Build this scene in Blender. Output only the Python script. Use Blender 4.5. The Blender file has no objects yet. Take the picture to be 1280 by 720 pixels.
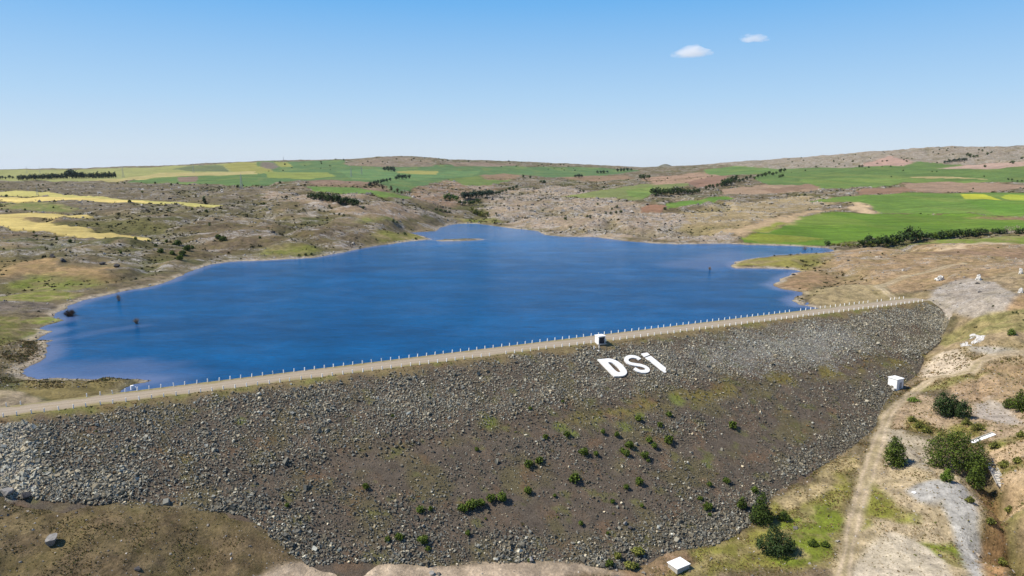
import bpy, math, random
import numpy as np

# ------------------------------------------------------------------ camera, sky, sun, exposure
sc = bpy.context.scene
COL = sc.collection
R = math.radians
CAM_H = 53.0                                   # metres above the lake surface (z = 0)
F = 853.333                                    # focal length in photo pixels (24 mm on 36 mm, 1280 px)
PITCH = math.atan((360 - 206) / F)
cd = bpy.data.cameras.new("camera")
cd.lens = 24.0
cd.sensor_width = 36.0
cd.clip_start = 0.5
cd.clip_end = 40000.0
cam = bpy.data.objects.new("camera", cd)
cam.location = (0, 0, CAM_H)
cam.rotation_euler = (math.pi / 2 - PITCH, 0, 0)
COL.objects.link(cam)
sc.camera = cam

SUN_EL = R(51)
SUN_V = np.array([-0.985, -0.12, 0.0])
SUN_V /= np.linalg.norm(SUN_V)
SUN_DIR = np.array([SUN_V[0] * math.cos(SUN_EL), SUN_V[1] * math.cos(SUN_EL), math.sin(SUN_EL)])
world = bpy.data.worlds.new("World")
sc.world = world
world.use_nodes = True
wn = world.node_tree
for n in list(wn.nodes):
    wn.nodes.remove(n)
wo = wn.nodes.new("ShaderNodeOutputWorld")
wb = wn.nodes.new("ShaderNodeBackground")
sky = wn.nodes.new("ShaderNodeTexSky")
sky.sky_type = 'NISHITA'
sky.sun_disc = False
sky.sun_elevation = SUN_EL
sky.sun_rotation = math.atan2(SUN_V[0], SUN_V[1])
sky.altitude = 1100
sky.air_density = 1.0
sky.dust_density = 0.6
sky.ozone_density = 1.6
wb.inputs['Strength'].default_value = 0.11
tcw = wn.nodes.new("ShaderNodeTexCoord")
sepw = wn.nodes.new("ShaderNodeSeparateXYZ")
wn.links.new(tcw.outputs['Generated'], sepw.inputs[0])
rampw = wn.nodes.new("ShaderNodeValToRGB")
for _k, (_p, _c) in enumerate(((0.0, (208, 222, 238)), (0.02, (206, 223, 240)), (0.09, (176, 212, 244)), (0.215, (112, 182, 242)), (0.5, (74, 128, 200)), (1.0, (62, 104, 170)))):
    _e = rampw.color_ramp.elements[_k] if _k < 2 else rampw.color_ramp.elements.new(_p)
    _e.position = _p
    _e.color = [((v / 255 + 0.055) / 1.055) ** 2.4 for v in _c] + [1]
wn.links.new(sepw.outputs[2], rampw.inputs[0])
gainw = wn.nodes.new("ShaderNodeVectorMath"); gainw.operation = 'SCALE'
gainw.inputs['Scale'].default_value = 0.75 / 0.11
wn.links.new(rampw.outputs[0], gainw.inputs[0])
mixw = wn.nodes.new("ShaderNodeMix"); mixw.data_type = 'RGBA'
mixw.inputs[0].default_value = 0.92
wn.links.new(sky.outputs[0], mixw.inputs[6])
wn.links.new(gainw.outputs[0], mixw.inputs[7])
wn.links.new(mixw.outputs[2], wb.inputs[0])
wn.links.new(wb.outputs[0], wo.inputs[0])

sd = bpy.data.lights.new("sun", 'SUN')
sd.energy = 5.0
sd.angle = R(0.53)
sd.color = (1.0, 0.94, 0.84)
sun = bpy.data.objects.new("sun", sd)
from mathutils import Vector, Matrix
sun.rotation_euler = Vector(tuple(SUN_DIR)).to_track_quat('Z', 'Y').to_euler()
sun.location = tuple(SUN_DIR * 300)
COL.objects.link(sun)
vs = sc.view_settings
vs.view_transform = 'Standard'
vs.look = 'None'
vs.exposure = 0.40
vs.gamma = 1.0
vs.use_curve_mapping = False
sc.cycles.volume_bounces = 3
sc.cycles.max_bounces = 8

# ------------------------------------------------------------------ small helpers
random.seed(7)
rng = np.random.default_rng(11)
K = 0.70                                       # display value of a sunlit surface -> albedo


def lin(c):
    c = np.asarray(c, float) / 255.0
    return np.where(c <= 0.04045, c / 12.92, ((c + 0.055) / 1.055) ** 2.4)


def alb(c, k=None):
    return lin(c) * (K if k is None else k)


cp, sp = math.cos(PITCH), math.sin(PITCH)
CAM = np.array([0.0, 0.0, CAM_H])


def ray(px, py):
    a = (px - 640) / F
    b = (360 - py) / F
    return np.array([a, cp + b * sp, -sp + b * cp])


def at_z(px, py, z):
    d = ray(px, py)
    return CAM + d * ((z - CAM_H) / d[2])


def at_dist(px, py, dist):
    d = ray(px, py)
    return CAM + d * (dist / math.hypot(d[0], d[1]))


def tag(o, label=None, cat=None, group=None, kind=None):
    if label: o['label'] = label
    if cat: o['category'] = cat
    if group: o['group'] = group
    if kind: o['kind'] = kind
    return o


def hash01(ix, iy, seed):
    h = (ix.astype(np.int64) * 374761393 + iy.astype(np.int64) * 668265263 + seed * 1442695041) & 0xFFFFFFFF
    h = ((h ^ (h >> 13)) * 1274126177) & 0xFFFFFFFF
    return ((h ^ (h >> 16)) & 0xFFFFFF) / float(0xFFFFFF)


def vnoise(x, y, seed=0):
    ix = np.floor(x); iy = np.floor(y)
    fx = x - ix; fy = y - iy
    ux = fx * fx * fx * (fx * (fx * 6 - 15) + 10); uy = fy * fy * fy * (fy * (fy * 6 - 15) + 10)

    def g(a, b):
        ang = hash01(ix + a, iy + b, seed) * 2 * math.pi
        return np.cos(ang) * (fx - a) + np.sin(ang) * (fy - b)
    n0 = g(0, 0) * (1 - ux) + g(1, 0) * ux
    n1 = g(0, 1) * (1 - ux) + g(1, 1) * ux
    return (n0 * (1 - uy) + n1 * uy) * 1.5


def fbm(x, y, wl, octv=4, seed=0, gain=0.5):
    s = np.zeros_like(x); a = 1.0; tot = 0; f = 1.0 / wl
    for k in range(octv):
        s += a * vnoise(x * f + 17.3 * k, y * f - 9.1 * k, seed + k)
        tot += a; a *= gain; f *= 2.03
    return s / tot * 1.6


def ss(a, b, x):
    t = np.clip((x - a) / (b - a), 0, 1)
    return t * t * (3 - 2 * t)


def in_poly(X, Y, poly):
    poly = np.asarray(poly)
    ins = np.zeros(X.shape, bool)
    x0, y0 = poly[:, 0].min(), poly[:, 1].min(); x1, y1 = poly[:, 0].max(), poly[:, 1].max()
    m = (X >= x0) & (X <= x1) & (Y >= y0) & (Y <= y1)
    xs = X[m]; ys = Y[m]
    r = np.zeros(xs.shape, bool)
    n = len(poly)
    for i in range(n):
        ax, ay = poly[i]; bx, by = poly[(i + 1) % n]
        if ay == by: continue
        c = ((ay > ys) != (by > ys)) & (xs < (bx - ax) * (ys - ay) / (by - ay) + ax)
        r ^= c
    ins[m] = r
    return ins


def seg_dist(X, Y, pts, closed):
    pts = np.asarray(pts)
    n = len(pts)
    best = np.full(X.shape, 1e12)
    for i in range(n if closed else n - 1):
        ax, ay = pts[i][:2]; bx, by = pts[(i + 1) % n][:2]
        dx, dy = bx - ax, by - ay
        L = dx * dx + dy * dy + 1e-9
        t = np.clip(((X - ax) * dx + (Y - ay) * dy) / L, 0, 1)
        best = np.minimum(best, (X - ax - t * dx) ** 2 + (Y - ay - t * dy) ** 2)
    return np.sqrt(best)


def np_mesh(name, V, Fc, attrs=None, smooth=True, mats=(), mat_idx=None):
    """V (n,3), Fc (m,k) quads or tris as numpy -> mesh"""
    me = bpy.data.meshes.new(name)
    V = np.ascontiguousarray(V, np.float32)
    Fc = np.ascontiguousarray(Fc, np.int32)
    m, k = Fc.shape
    me.vertices.add(len(V)); me.vertices.foreach_set("co", V.ravel())
    me.loops.add(m * k); me.loops.foreach_set("vertex_index", Fc.ravel())
    me.polygons.add(m)
    me.polygons.foreach_set("loop_start", np.arange(0, m * k, k, dtype=np.int32))
    me.polygons.foreach_set("use_smooth", np.full(m, bool(smooth)))
    if mat_idx is not None:
        me.polygons.foreach_set("material_index", np.ascontiguousarray(mat_idx, np.int32))
    for a, arr in (attrs or {}).items():
        at = me.attributes.new(a, 'FLOAT_COLOR', 'POINT')
        buf = np.ones((len(V), 4), np.float32)
        buf[:, :3] = arr
        at.data.foreach_set("color", buf.ravel())
    for mt in mats:
        me.materials.append(mt)
    me.update(calc_edges=True)
    me.validate()
    return me


def obj(name, me, parent=None, loc=None, rz=0.0, scale=None):
    o = bpy.data.objects.new(name, me)
    COL.objects.link(o)
    if parent is not None: o.parent = parent
    if loc is not None: o.location = tuple(float(v) for v in loc)
    if rz: o.rotation_euler = (0, 0, rz)
    if scale is not None: o.scale = scale
    return o


class NT:
    def __init__(s, name, rough=0.9, spec=0.2):
        s.m = bpy.data.materials.new(name); s.m.use_nodes = True
        s.t = s.m.node_tree
        for n in list(s.t.nodes): s.t.nodes.remove(n)
        s.out = s.new('ShaderNodeOutputMaterial'); s.b = s.new('ShaderNodeBsdfPrincipled')
        s.b.inputs['Roughness'].default_value = rough
        s.b.inputs['Specular IOR Level'].default_value = spec
        s.link(s.b.outputs[0], s.out.inputs[0])
        s.tc = s.new('ShaderNodeTexCoord')
        s.pos = s.tc.outputs['Object']

    def new(s, t): return s.t.nodes.new(t)
    def link(s, a, b): s.t.links.new(a, b)

    def put(s, sock, v):
        if hasattr(v, 'links') or hasattr(v, 'is_linked'): s.link(v, sock)
        else: sock.default_value = v

    def noise(s, scale, detail=4, rough=0.6, vec=None, out='Fac', dist=0.0):
        n = s.new('ShaderNodeTexNoise')
        n.inputs['Scale'].default_value = scale; n.inputs['Detail'].default_value = detail
        n.inputs['Roughness'].default_value = rough; n.inputs['Distortion'].default_value = dist
        s.link(vec if vec is not None else s.pos, n.inputs['Vector'])
        return n.outputs[out]

    def vor(s, scale, feat='F1', out='Distance', vec=None):
        n = s.new('ShaderNodeTexVoronoi'); n.feature = feat
        n.inputs['Scale'].default_value = scale
        s.link(vec if vec is not None else s.pos, n.inputs['Vector'])
        return n.outputs[out]

    def mapr(s, v, a, b, c, d):
        n = s.new('ShaderNodeMapRange'); n.clamp = True
        s.put(n.inputs['Value'], v)
        for k, x in zip(('From Min', 'From Max', 'To Min', 'To Max'), (a, b, c, d)): s.put(n.inputs[k], x)
        return n.outputs[0]

    def math(s, op, a, b=0.0):
        n = s.new('ShaderNodeMath'); n.operation = op
        s.put(n.inputs[0], a); s.put(n.inputs[1], b)
        return n.outputs[0]

    def mix(s, fac, a, b, blend='MIX'):
        n = s.new('ShaderNodeMix'); n.data_type = 'RGBA'; n.blend_type = blend
        n.clamp_factor = True
        s.put(n.inputs[0], fac)
        for sock, v in ((n.inputs[6], a), (n.inputs[7], b)):
            if isinstance(v, (tuple, list, np.ndarray)): sock.default_value = (float(v[0]), float(v[1]), float(v[2]), 1)
            else: s.link(v, sock)
        return n.outputs[2]

    def scalecol(s, col, fac):
        n = s.new('ShaderNodeVectorMath'); n.operation = 'SCALE'
        s.link(col, n.inputs[0]); s.put(n.inputs['Scale'], fac)
        return n.outputs[0]

    def attr(s, name):
        n = s.new('ShaderNodeAttribute'); n.attribute_name = name
        return n.outputs['Color']

    def sep(s, col):
        n = s.new('ShaderNodeSeparateColor'); s.link(col, n.inputs[0])
        return n.outputs

    def stretch(s, x, y, z, rot=0.0):
        n = s.new('ShaderNodeMapping'); n.inputs['Scale'].default_value = (x, y, z)
        n.inputs['Rotation'].default_value = (0, 0, rot)
        s.link(s.pos, n.inputs[0]); return n.outputs[0]

    def bump(s, h, strength=0.5, dist=0.2):
        n = s.new('ShaderNodeBump'); n.inputs['Strength'].default_value = strength
        n.inputs['Distance'].default_value = dist
        s.link(h, n.inputs['Height']); s.link(n.outputs[0], s.b.inputs['Normal'])

    def color(s, c): s.put(s.b.inputs['Base Color'], c if hasattr(c, 'is_linked') else (float(c[0]), float(c[1]), float(c[2]), 1))


def plain(name, c, rough=0.7, var=0.25, scale=3.0, spec=0.3, bump=0.0, k=None):
    t = NT(name, rough, spec)
    n = t.noise(scale, 5, 0.65)
    col = t.mix(0.0, alb(c, k), alb(c, k))
    f = t.mapr(n, 0.3, 0.7, 1 - var, 1 + var * 0.5)
    t.color(t.scalecol(col, f))
    if bump: t.bump(n, bump, 0.05)
    return t.m


# ------------------------------------------------------------------ dam axis and lake outline (plan view, metres)
DAM_B, DAM_A = 178.65, 0.46201
tv = np.array([1, DAM_A]) / math.hypot(1, DAM_A)       # along the crest, left to right
nv = np.array([tv[1], -tv[0]])                          # downstream
DO = np.array([0, DAM_B])
SLOPE = 2.2
CREST = 3.0
Q0, Q1 = -7.0, 1.0                                      # crest runs across q in [Q0, Q1]


def qs(X, Y):
    return (X - DO[0]) * nv[0] + (Y - DO[1]) * nv[1], (X - DO[0]) * tv[0] + (Y - DO[1]) * tv[1]


def dam_pt(s, q):
    return DO + tv * s + nv * q


def dam_z(q):
    return np.where(q > Q1, CREST - (q - Q1) / SLOPE, np.where(q < Q0, CREST + (q - Q0) / 2.5, CREST))


def on_face(px, py):
    d = ray(px, py)
    k0 = (((CAM[:2] - DO) @ nv) - Q1) / SLOPE; k1 = (d[:2] @ nv) / SLOPE
    return CAM + d * ((CREST - k0 - CAM_H) / (d[2] + k1))


TOE = [(0, 620), (60, 626), (140, 631), (233, 638), (283, 641), (310, 647), (345, 677), (360, 692), (387, 708), (440, 703), (495, 705),
       (560, 707), (640, 704), (676, 700), (720, 705), (762, 711), (795, 711), (812, 698), (851, 687), (890, 684), (912, 674), (934, 659),
       (967, 620), (993, 600), (1020, 587), (1060, 567), (1093, 535), (1103, 510), (1117, 490), (1132, 480), (1150, 465), (1155, 445),
       (1177, 425), (1190, 405), (1180, 387), (1160, 381)]
toe3 = [on_face(*q) for q in TOE]
S_L, S_R = -140.0, 172.0
foot = [(-126, 113), ] + [tuple(p[:2]) for p in toe3] + [tuple(dam_pt(S_R, 1)), tuple(dam_pt(S_R, -20)), tuple(dam_pt(S_L, -20)), tuple(dam_pt(S_L, 3))]

SHORE = [(160, 489), (150, 492), (155, 487), (170, 480), (185, 477.5), (192, 474.5), (175, 472.5), (140, 471), (120, 474), (87, 472), (50, 474),
         (29, 467), (37, 457), (50, 452), (59, 442), (61, 435), (60, 429), (66, 426), (47, 424), (66, 414), (50, 410.5), (56, 407), (79, 401), (67, 396),
         (72, 392), (87, 382), (107, 375), (125, 371), (142, 367), (165, 362), (185, 359), (200, 355), (217, 350), (232, 342), (250, 335.5), (262, 331),
         (290, 327), (320, 326), (355, 324.5), (395, 322), (416, 318), (432, 315), (450, 311), (470, 307.5), (495, 304), (518, 301), (540, 299.3),
         (528, 295), (512, 291), (530, 289.7), (545, 289), (552, 284), (565, 280.5), (580, 279.5), (595, 279.5), (615, 282), (640, 285.5), (658, 287), (672, 289),
         (682, 294), (705, 296), (747, 296.5), (765, 299), (780, 301), (815, 304), (847, 305.3), (880, 304.8), (910, 304.5), (935, 306), (960, 306.5), (1000, 308),
         (1035, 310.5), (1044, 313.5), (1030, 316), (1002, 317.5), (975, 319), (960, 320.8), (940, 323), (920, 327), (912, 332), (920, 335.5), (960, 335.5), (990, 337),
         (1001, 339), (985, 344), (975, 349), (965, 356), (975, 361), (1000, 365), (1002, 369), (987, 375), (1000, 381), (1017, 384.5)]
lake = [tuple(at_z(x, y, 0)[:2]) for x, y in SHORE]
_, s_last = qs(*map(np.array, lake[-1]))
_, s_first = qs(*map(np.array, lake[0]))
lake += [tuple(dam_pt(float(s_last) + 4, -8)), tuple(dam_pt(float(s_last) + 4, -1)), tuple(dam_pt(float(s_first) + 4, -1)), tuple(dam_pt(float(s_first) + 3, -9))]
ISLE = [(541, 300.6), (565, 299), (585, 298.6), (600, 298.4), (607, 299.2), (595, 300.3), (575, 301.3), (555, 301.8)]
isle = [tuple(at_z(x, y, 0)[:2]) for x, y in ISLE]

# ------------------------------------------------------------------ terrain: smooth surface through surveyed heights
ctl = []
def cz(*pts):
    for px, py, z in pts: ctl.append(at_z(px, py, z))
def cdist(*pts):
    for px, py, d in pts: ctl.append(at_dist(px, py, d))
for x, y in SHORE[::3]: ctl.append(at_z(x, y, 0.4))
cz((0, 400, 2), (0, 345, 4), (10, 318, 8), (55, 318, 8), (0, 290, 10), (0, 270, 13), (0, 250, 16), (0, 235, 19), (0, 225, 22), (0, 217, 26),
   (90, 365, 1.5), (90, 330, 5), (110, 300, 8), (160, 340, 3), (160, 310, 8), (160, 280, 12), (160, 250, 18), (160, 235, 21), (160, 222, 27), (160, 214, 35),
   (320, 300, 6), (320, 275, 13), (320, 255, 19), (320, 240, 23), (320, 225, 28), (320, 213, 36),
   (400, 295, 7), (400, 270, 14), (400, 250, 20), (230, 310, 5.5), (240, 280, 12),
   (480, 290, 5), (480, 270, 13), (480, 250, 22), (480, 240, 26), (480, 230, 28), (480, 215, 36),
   (560, 270, 5), (560, 255, 12), (560, 240, 18), (560, 228, 24), (560, 215, 32),
   (640, 270, 4), (640, 255, 10), (640, 240, 15), (640, 228, 20), (640, 215, 30),
   (720, 280, 5), (720, 262, 10), (720, 245, 15), (720, 230, 20), (720, 215, 31),
   (800, 285, 5), (800, 265, 10), (800, 250, 14), (800, 235, 19), (800, 222, 26), (800, 214, 33),
   (880, 290, 4), (880, 265, 10), (880, 245, 16), (880, 228, 23),
   (960, 290, 5), (960, 275, 9), (960, 255, 14), (960, 240, 19), (960, 225, 27), (960, 212, 40),
   (1040, 300, 2.5), (1100, 311, 3), (1100, 295, 4), (1100, 270, 9), (1100, 255, 14), (1100, 240, 21), (1100, 225, 29),
   (1180, 300, 5), (1280, 310, 6), (1280, 290, 7), (1280, 270, 12), (1280, 250, 19), (1280, 230, 27),
   (1350, 300, 8), (1350, 260, 17), (-80, 300, 11), (-80, 250, 17), (-80, 225, 23))
cdist((480, 205, 2300), (1100, 210, 1500), (1280, 212, 1350), (1280, 195, 1800), (1180, 205, 1600), (1200, 195, 1900), (1040, 205, 1900))
SKYL = [(-90, 212, 2900), (0, 211.5, 2900), (100, 210, 2900), (200, 207, 2900), (280, 203, 2900), (330, 200.5, 3000), (440, 199, 2800), (470, 196, 2700), (500, 194.5, 2700), (530, 196, 2700),
        (560, 199, 2900), (640, 201.5, 3000), (740, 206, 3200), (800, 209, 3500), (860, 207.5, 3200), (900, 204, 3000), (960, 199.5, 2700), (1010, 196, 2500),
        (1060, 192, 2400), (1100, 189, 2300), (1150, 185, 2200), (1180, 183.5, 2150), (1240, 183, 2100), (1280, 182, 2100), (1370, 181, 2100)]
for x, y, d in SKYL:
    ctl.append(at_dist(x, y, d))
    p = at_dist(x, y, d * 1.4); p[2] -= 0.035 * d; ctl.append(p)
    p = at_dist(x, y, 6000.0); p[2] = -60; ctl.append(p)
# far bluish hill on the horizon
for x, y in ((805, 210.5), (818, 206.4), (832, 205), (845, 206), (858, 209)): pass
# right abutment and the ground downstream
cz((1160, 368, 4), (1160, 355, 5), (1100, 352, 3.5), (1030, 350, 2), (1060, 370, 2.6), (1200, 345, 8), (1280, 335, 9), (1220, 375, 7), (1280, 380, 8), (1280, 420, 2), (1217, 425, -1),
   (1280, 445, -2), (1200, 450, -5.5), (1230, 466, -5.8), (1280, 462, -4), (1280, 474, -6), (1230, 480, -8), (1205, 490, -10), (1170, 490, -11.2), (1230, 503, -11), (1280, 505, -9.5),
   (1215, 520, -12.5), (1150, 520, -13.5), (1170, 560, -16.2), (1120, 560, -16.8), (1100, 600, -19.2), (1060, 640, -22), (1050, 700, -24), (1010, 640, -22.5),
   (940, 700, -25), (870, 714, -25.3), (1150, 640, -20), (1150, 690, -22), (1195, 700, -22.5), (1237, 598, -18.6), (1222, 565, -15.2), (1252, 640, -22.4), (1267, 690, -25), (1284, 720, -26.3),
   (1280, 550, -11.5), (1255, 575, -14.3), (1280, 600, -14.5), (1265, 612, -17.3), (1280, 645, -18.3), (1213, 605, -17.6), (1226, 650, -20), (1240, 705, -22.5), (1330, 600, -11), (1330, 680, -17), (1340, 480, -4), (1340, 400, 5),
   (640, 718, -21.7), (540, 718, -20.5), (450, 718, -19.2), (370, 716, -17.5), (300, 700, -15), (200, 680, -12), (100, 680, -10), (0, 680, -8.5), (150, 718, -13), (0, 718, -11), (250, 718, -16), (760, 718, -24.3),
   (0, 470, 1.8), (20, 500, 2.4), (0, 440, 2), (110, 484, 1.3), (80, 490, 1.8), (0, 420, 2.5), (-40, 520, 3), (-60, 560, 2), (-60, 620, -3), (-100, 560, 5), (-100, 450, 4), (-100, 680, -5))
for p in toe3[::2]: ctl.append(np.array(p))
for p in ((0, 60, -26), (-80, 60, -16), (80, 60, -28), (0, 15, -26), (-40, 30, -22), (40, 30, -27), (0, -60, -26), (-150, 0, -10), (150, 0, -24), (0, -300, -20), (-500, -100, 5), (500, -100, 5), (0, -3000, 0), (-3000, -500, 10), (3000, -500, 20), (-3500, 1200, 20), (3500, 1200, 60)):
    ctl.append(np.array(p, float))
ctl = np.array(ctl)


def plog(X, Y):
    r = np.sqrt(X * X + Y * Y) + 1e-6
    return np.arctan2(X, Y), np.log(np.maximum(r, 8.0))


# the bearing behind the camera is folded so that the surface stays continuous there
cu, cv = plog(ctl[:, 0], ctl[:, 1])
P = np.stack([np.sin(cu / 2) * 2, cv], 1)
n = len(P)


def kern(d2):
    return 0.5 * d2 * np.log(d2 + 1e-12)


A = np.zeros((n + 3, n + 3))
dd = ((P[:, None] - P[None]) ** 2).sum(2)
A[:n, :n] = kern(dd) + np.eye(n) * 2e-5
A[:n, n] = 1; A[:n, n + 1:] = P; A[n, :n] = 1; A[n + 1:, :n] = P.T
W = np.linalg.solve(A, np.concatenate([ctl[:, 2], np.zeros(3)]))


def rbf(X, Y):
    sh = X.shape
    u, v = plog(X.ravel(), Y.ravel())
    u = np.sin(u / 2) * 2
    out = np.empty(u.shape)
    for i in range(0, len(u), 20000):
        uu = u[i:i + 20000]; vv = v[i:i + 20000]
        d2 = (uu[:, None] - P[None, :, 0]) ** 2 + (vv[:, None] - P[None, :, 1]) ** 2
        out[i:i + 20000] = kern(d2) @ W[:n] + W[n] + W[n + 1] * uu + W[n + 2] * vv
    return out.reshape(sh)


def lake_dist(X, Y):
    d = np.full(X.shape, 400.0)
    m = (X > -600) & (X < 700) & (Y > 60) & (Y < 1200)
    x = X[m]; y = Y[m]
    x = x + fbm(x, y, 9, 3, 91) * 1.0; y = y + fbm(x, y, 9, 3, 95) * 1.6
    dl = seg_dist(x, y, lake, True)
    di = seg_dist(x, y, isle, True)
    inl = in_poly(x, y, lake); ini = in_poly(x, y, isle)
    r = np.where(inl, -dl, dl)
    r = np.where(inl, np.maximum(r, np.where(ini, di, -di)), r)
    d[m] = r
    return d


SKY_T = np.array([[math.atan2(p[0], p[1]), (p[2] - CAM_H) / math.hypot(p[0], p[1])] for p in (at_dist(x, y, d) for x, y, d in SKYL)])


def base_z(X, Y, full=False):
    z = rbf(X, Y)
    r = np.hypot(X, Y)
    # no swell of the plateau stands above its surveyed skyline
    top_ = CAM_H + np.interp(np.arctan2(X, Y), SKY_T[:, 0], SKY_T[:, 1]) * r - 1.5
    z = np.where((r > 1100) & (Y > 0), np.minimum(z, top_), z)
    d = lake_dist(X, Y)
    zr = np.maximum(z, 0.35 + 0.012 * np.clip(d, 0, 60))
    near_lake = (d < 60)
    qq, s_ = qs(X, Y)
    upstream = qq < -4
    bank = 0.16 * d
    k = ss(0, 14, d)
    zo = bank * (1 - k) + zr * k
    z = np.where((d > 0) & upstream, zo, z)
    z = np.where(d <= 0, np.maximum(-0.12 + 0.16 * d, -9.0), z)
    # under the dam the natural ground drops away
    dz = dam_z(qq)
    m = (X > -140) & (X < 180) & (Y > 90) & (Y < 290)
    fd = np.zeros(X.shape); ins = np.zeros(X.shape, bool)
    ins[m] = in_poly(X[m], Y[m], foot); fd[m] = seg_dist(X[m], Y[m], foot, True)
    lim = np.where(qq < Q0, CREST - 0.15, dz - 0.9 * ss(0, 4.0, fd))
    z = np.where(ins, np.minimum(z, lim), z)
    if full: return z, d, ins, fd
    return z


rows = np.concatenate([[6.0], np.geomspace(14, 88, 26), np.geomspace(90, 270, 400), np.geomspace(271, 4300, 560), np.geomspace(4450, 7000, 10)])
dense = np.linspace(-0.82, 0.82, 820)
side = np.linspace(0.82, 2 * math.pi - 0.82, 60)[1:-1]
cols = np.concatenate([dense, side])
RR, TT = np.meshgrid(rows, cols, indexing='ij')
GX = RR * np.sin(TT); GY = RR * np.cos(TT)
GZ, GD, GIN, GFD = base_z(GX, GY, True)
nr, nc = GX.shape


def ground(X, Y):
    """height of the finished ground sheet, by interpolation of its own grid"""
    r = np.hypot(X, Y); t = np.arctan2(X, Y)
    i = np.clip(np.searchsorted(rows, r) - 1, 0, nr - 2)
    j = np.clip(np.searchsorted(dense, t) - 1, 0, len(dense) - 2)
    a = np.clip((r - rows[i]) / (rows[i + 1] - rows[i]), 0, 1); b = np.clip((t - dense[j]) / (dense[j + 1] - dense[j]), 0, 1)
    return (GZ[i, j] * (1 - a) * (1 - b) + GZ[i + 1, j] * a * (1 - b) + GZ[i, j + 1] * (1 - a) * b + GZ[i + 1, j + 1] * a * b)


def surf(X, Y):
    q, s = qs(X, Y)
    z = ground(X, Y)
    z = np.where((s > S_L) & (s < S_R), np.maximum(z, dam_z(q)), z)
    return np.where(q < -4, np.maximum(z, -0.02), z)                     # the lake is level


_T = np.concatenate([np.geomspace(60, 300, 500), np.geomspace(300.5, 6000, 1800)])


def hit(px, py):
    """the point of the land seen in that direction"""
    d = ray(px, py)
    t = _T / math.hypot(d[0], d[1])
    X = d[0] * t; Y = d[1] * t; Z = CAM_H + d[2] * t
    below = Z <= surf(X, Y)
    k = np.argmax(below)
    if not below[k]:
        k = int(np.argmin(Z - surf(X, Y)))
        return np.array([X[k], Y[k], surf(X[k:k + 1], Y[k:k + 1])[0]])
    if k == 0: k = 1
    a = Z[k - 1] - surf(X[k - 1:k], Y[k - 1:k])[0]; b = Z[k] - surf(X[k:k + 1], Y[k:k + 1])[0]
    f = a / (a - b + 1e-9)
    x = X[k - 1] + (X[k] - X[k - 1]) * f; y = Y[k - 1] + (Y[k] - Y[k - 1]) * f
    return np.array([x, y, surf(np.array([x]), np.array([y]))[0]])


def depth(p):
    return (p[1]) * cp - (p[2] - CAM_H) * sp


def plan(poly):
    return np.array([hit(x, y)[:2] for x, y in poly])


# ------------------------------------------------------------------ what grows where: (name, colour, wild, tuft, rock, outline)
AREAS = []
def area(name, c, wild, poly, tuft=0.0, rock=0.0, warp=1.0, op=1.0):
    if name == 'ploughed_field': c = tuple(.5 * v + .5 * g for v, g in zip(c, (150, 130, 112)))
    if name == 'crop_field': c = tuple(.84 * v + .16 * g for v, g in zip(c, (168, 152, 84)))
    AREAS.append((name, alb(c), wild, tuft, rock, plan(poly), warp, op))
G0 = 'ground'
# --- left plateau
area('crop_field', (172, 176, 112), .25, [(-190, 212.5), (0, 212.6), (100, 211.3), (200, 208.5), (280, 204.5), (325, 203), (322, 218), (250, 221), (150, 224), (90, 227), (0, 226), (-190, 226)])
area('crop_field', (205, 190, 130), .15, [(150, 223), (200, 216), (320, 214), (322, 217), (250, 221), (195, 224), (150, 227), (95, 227)])
area('crop_field', (168, 166, 90), .2, [(278, 206), (300, 202.5), (322, 205), (320, 214), (290, 214)])
area('crop_field', (112, 128, 92), .3, [(215, 211), (250, 206), (278, 207), (287, 214), (240, 214.5)])
area('crop_field', (96, 134, 76), .25, [(195, 222), (250, 219.5), (322, 218), (324, 232), (250, 230), (200, 229), (150, 229)])
area('ploughed_field', (128, 106, 92), .3, [(222, 222), (248, 220.5), (246, 227.5), (224, 227.5)])
area(G0, (116, 104, 84), 1, [(-190, 227), (90, 226), (200, 229.5), (324, 232), (330, 262), (0, 262), (-190, 262)], rock=.3)
area('wheat_field', (196, 186, 110), .15, [(-190, 239), (0, 239), (45, 239.5), (80, 243), (110, 246), (160, 249), (230, 252), (282, 255), (270, 257), (180, 253.5), (110, 251), (60, 250), (60, 244), (0, 243)])
area('wheat_field', (228, 204, 124), .15, [(-190, 246), (0, 246), (60, 246), (110, 248), (180, 251), (200, 253.5), (110, 251.5), (60, 250.5), (0, 250), (-190, 250)])
area('meadow', (122, 130, 70), .6, [(-190, 253), (50, 253), (65, 256), (95, 258), (100, 263), (60, 264), (0, 262), (-190, 262)])
area('wheat_field', (208, 186, 114), .15, [(-190, 267), (0, 267), (40, 265), (80, 267), (117, 270), (112, 272), (75, 272), (62, 277), (90, 281), (115, 285), (150, 291), (192, 296), (190, 299), (160, 299.3), (125, 298.5), (90, 294), (60, 288), (0, 282), (-190, 280)])
area(G0, (150, 128, 92), .6, [(14, 271.5), (70, 271.5), (66, 275.5), (40, 276.5), (16, 274)])
area(G0, (112, 106, 66), 1, [(70, 278), (110, 273), (180, 274), (215, 280), (205, 288), (150, 289), (110, 284)], tuft=.8)
area(G0, (166, 138, 98), .85, [(-190, 318), (10, 316), (50, 313), (70, 322), (60, 338), (100, 330), (140, 340), (155, 350), (130, 353), (80, 346), (35, 346), (0, 350), (-190, 350)])
area('meadow', (136, 146, 62), .6, [(12, 356), (28, 345), (60, 343), (82, 346), (125, 352), (130, 356), (115, 360), (70, 361), (40, 362)])
area('meadow', (132, 136, 64), .7, [(-190, 365), (0, 366), (60, 364), (100, 366), (88, 374), (60, 377), (0, 378), (-190, 378)])
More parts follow.
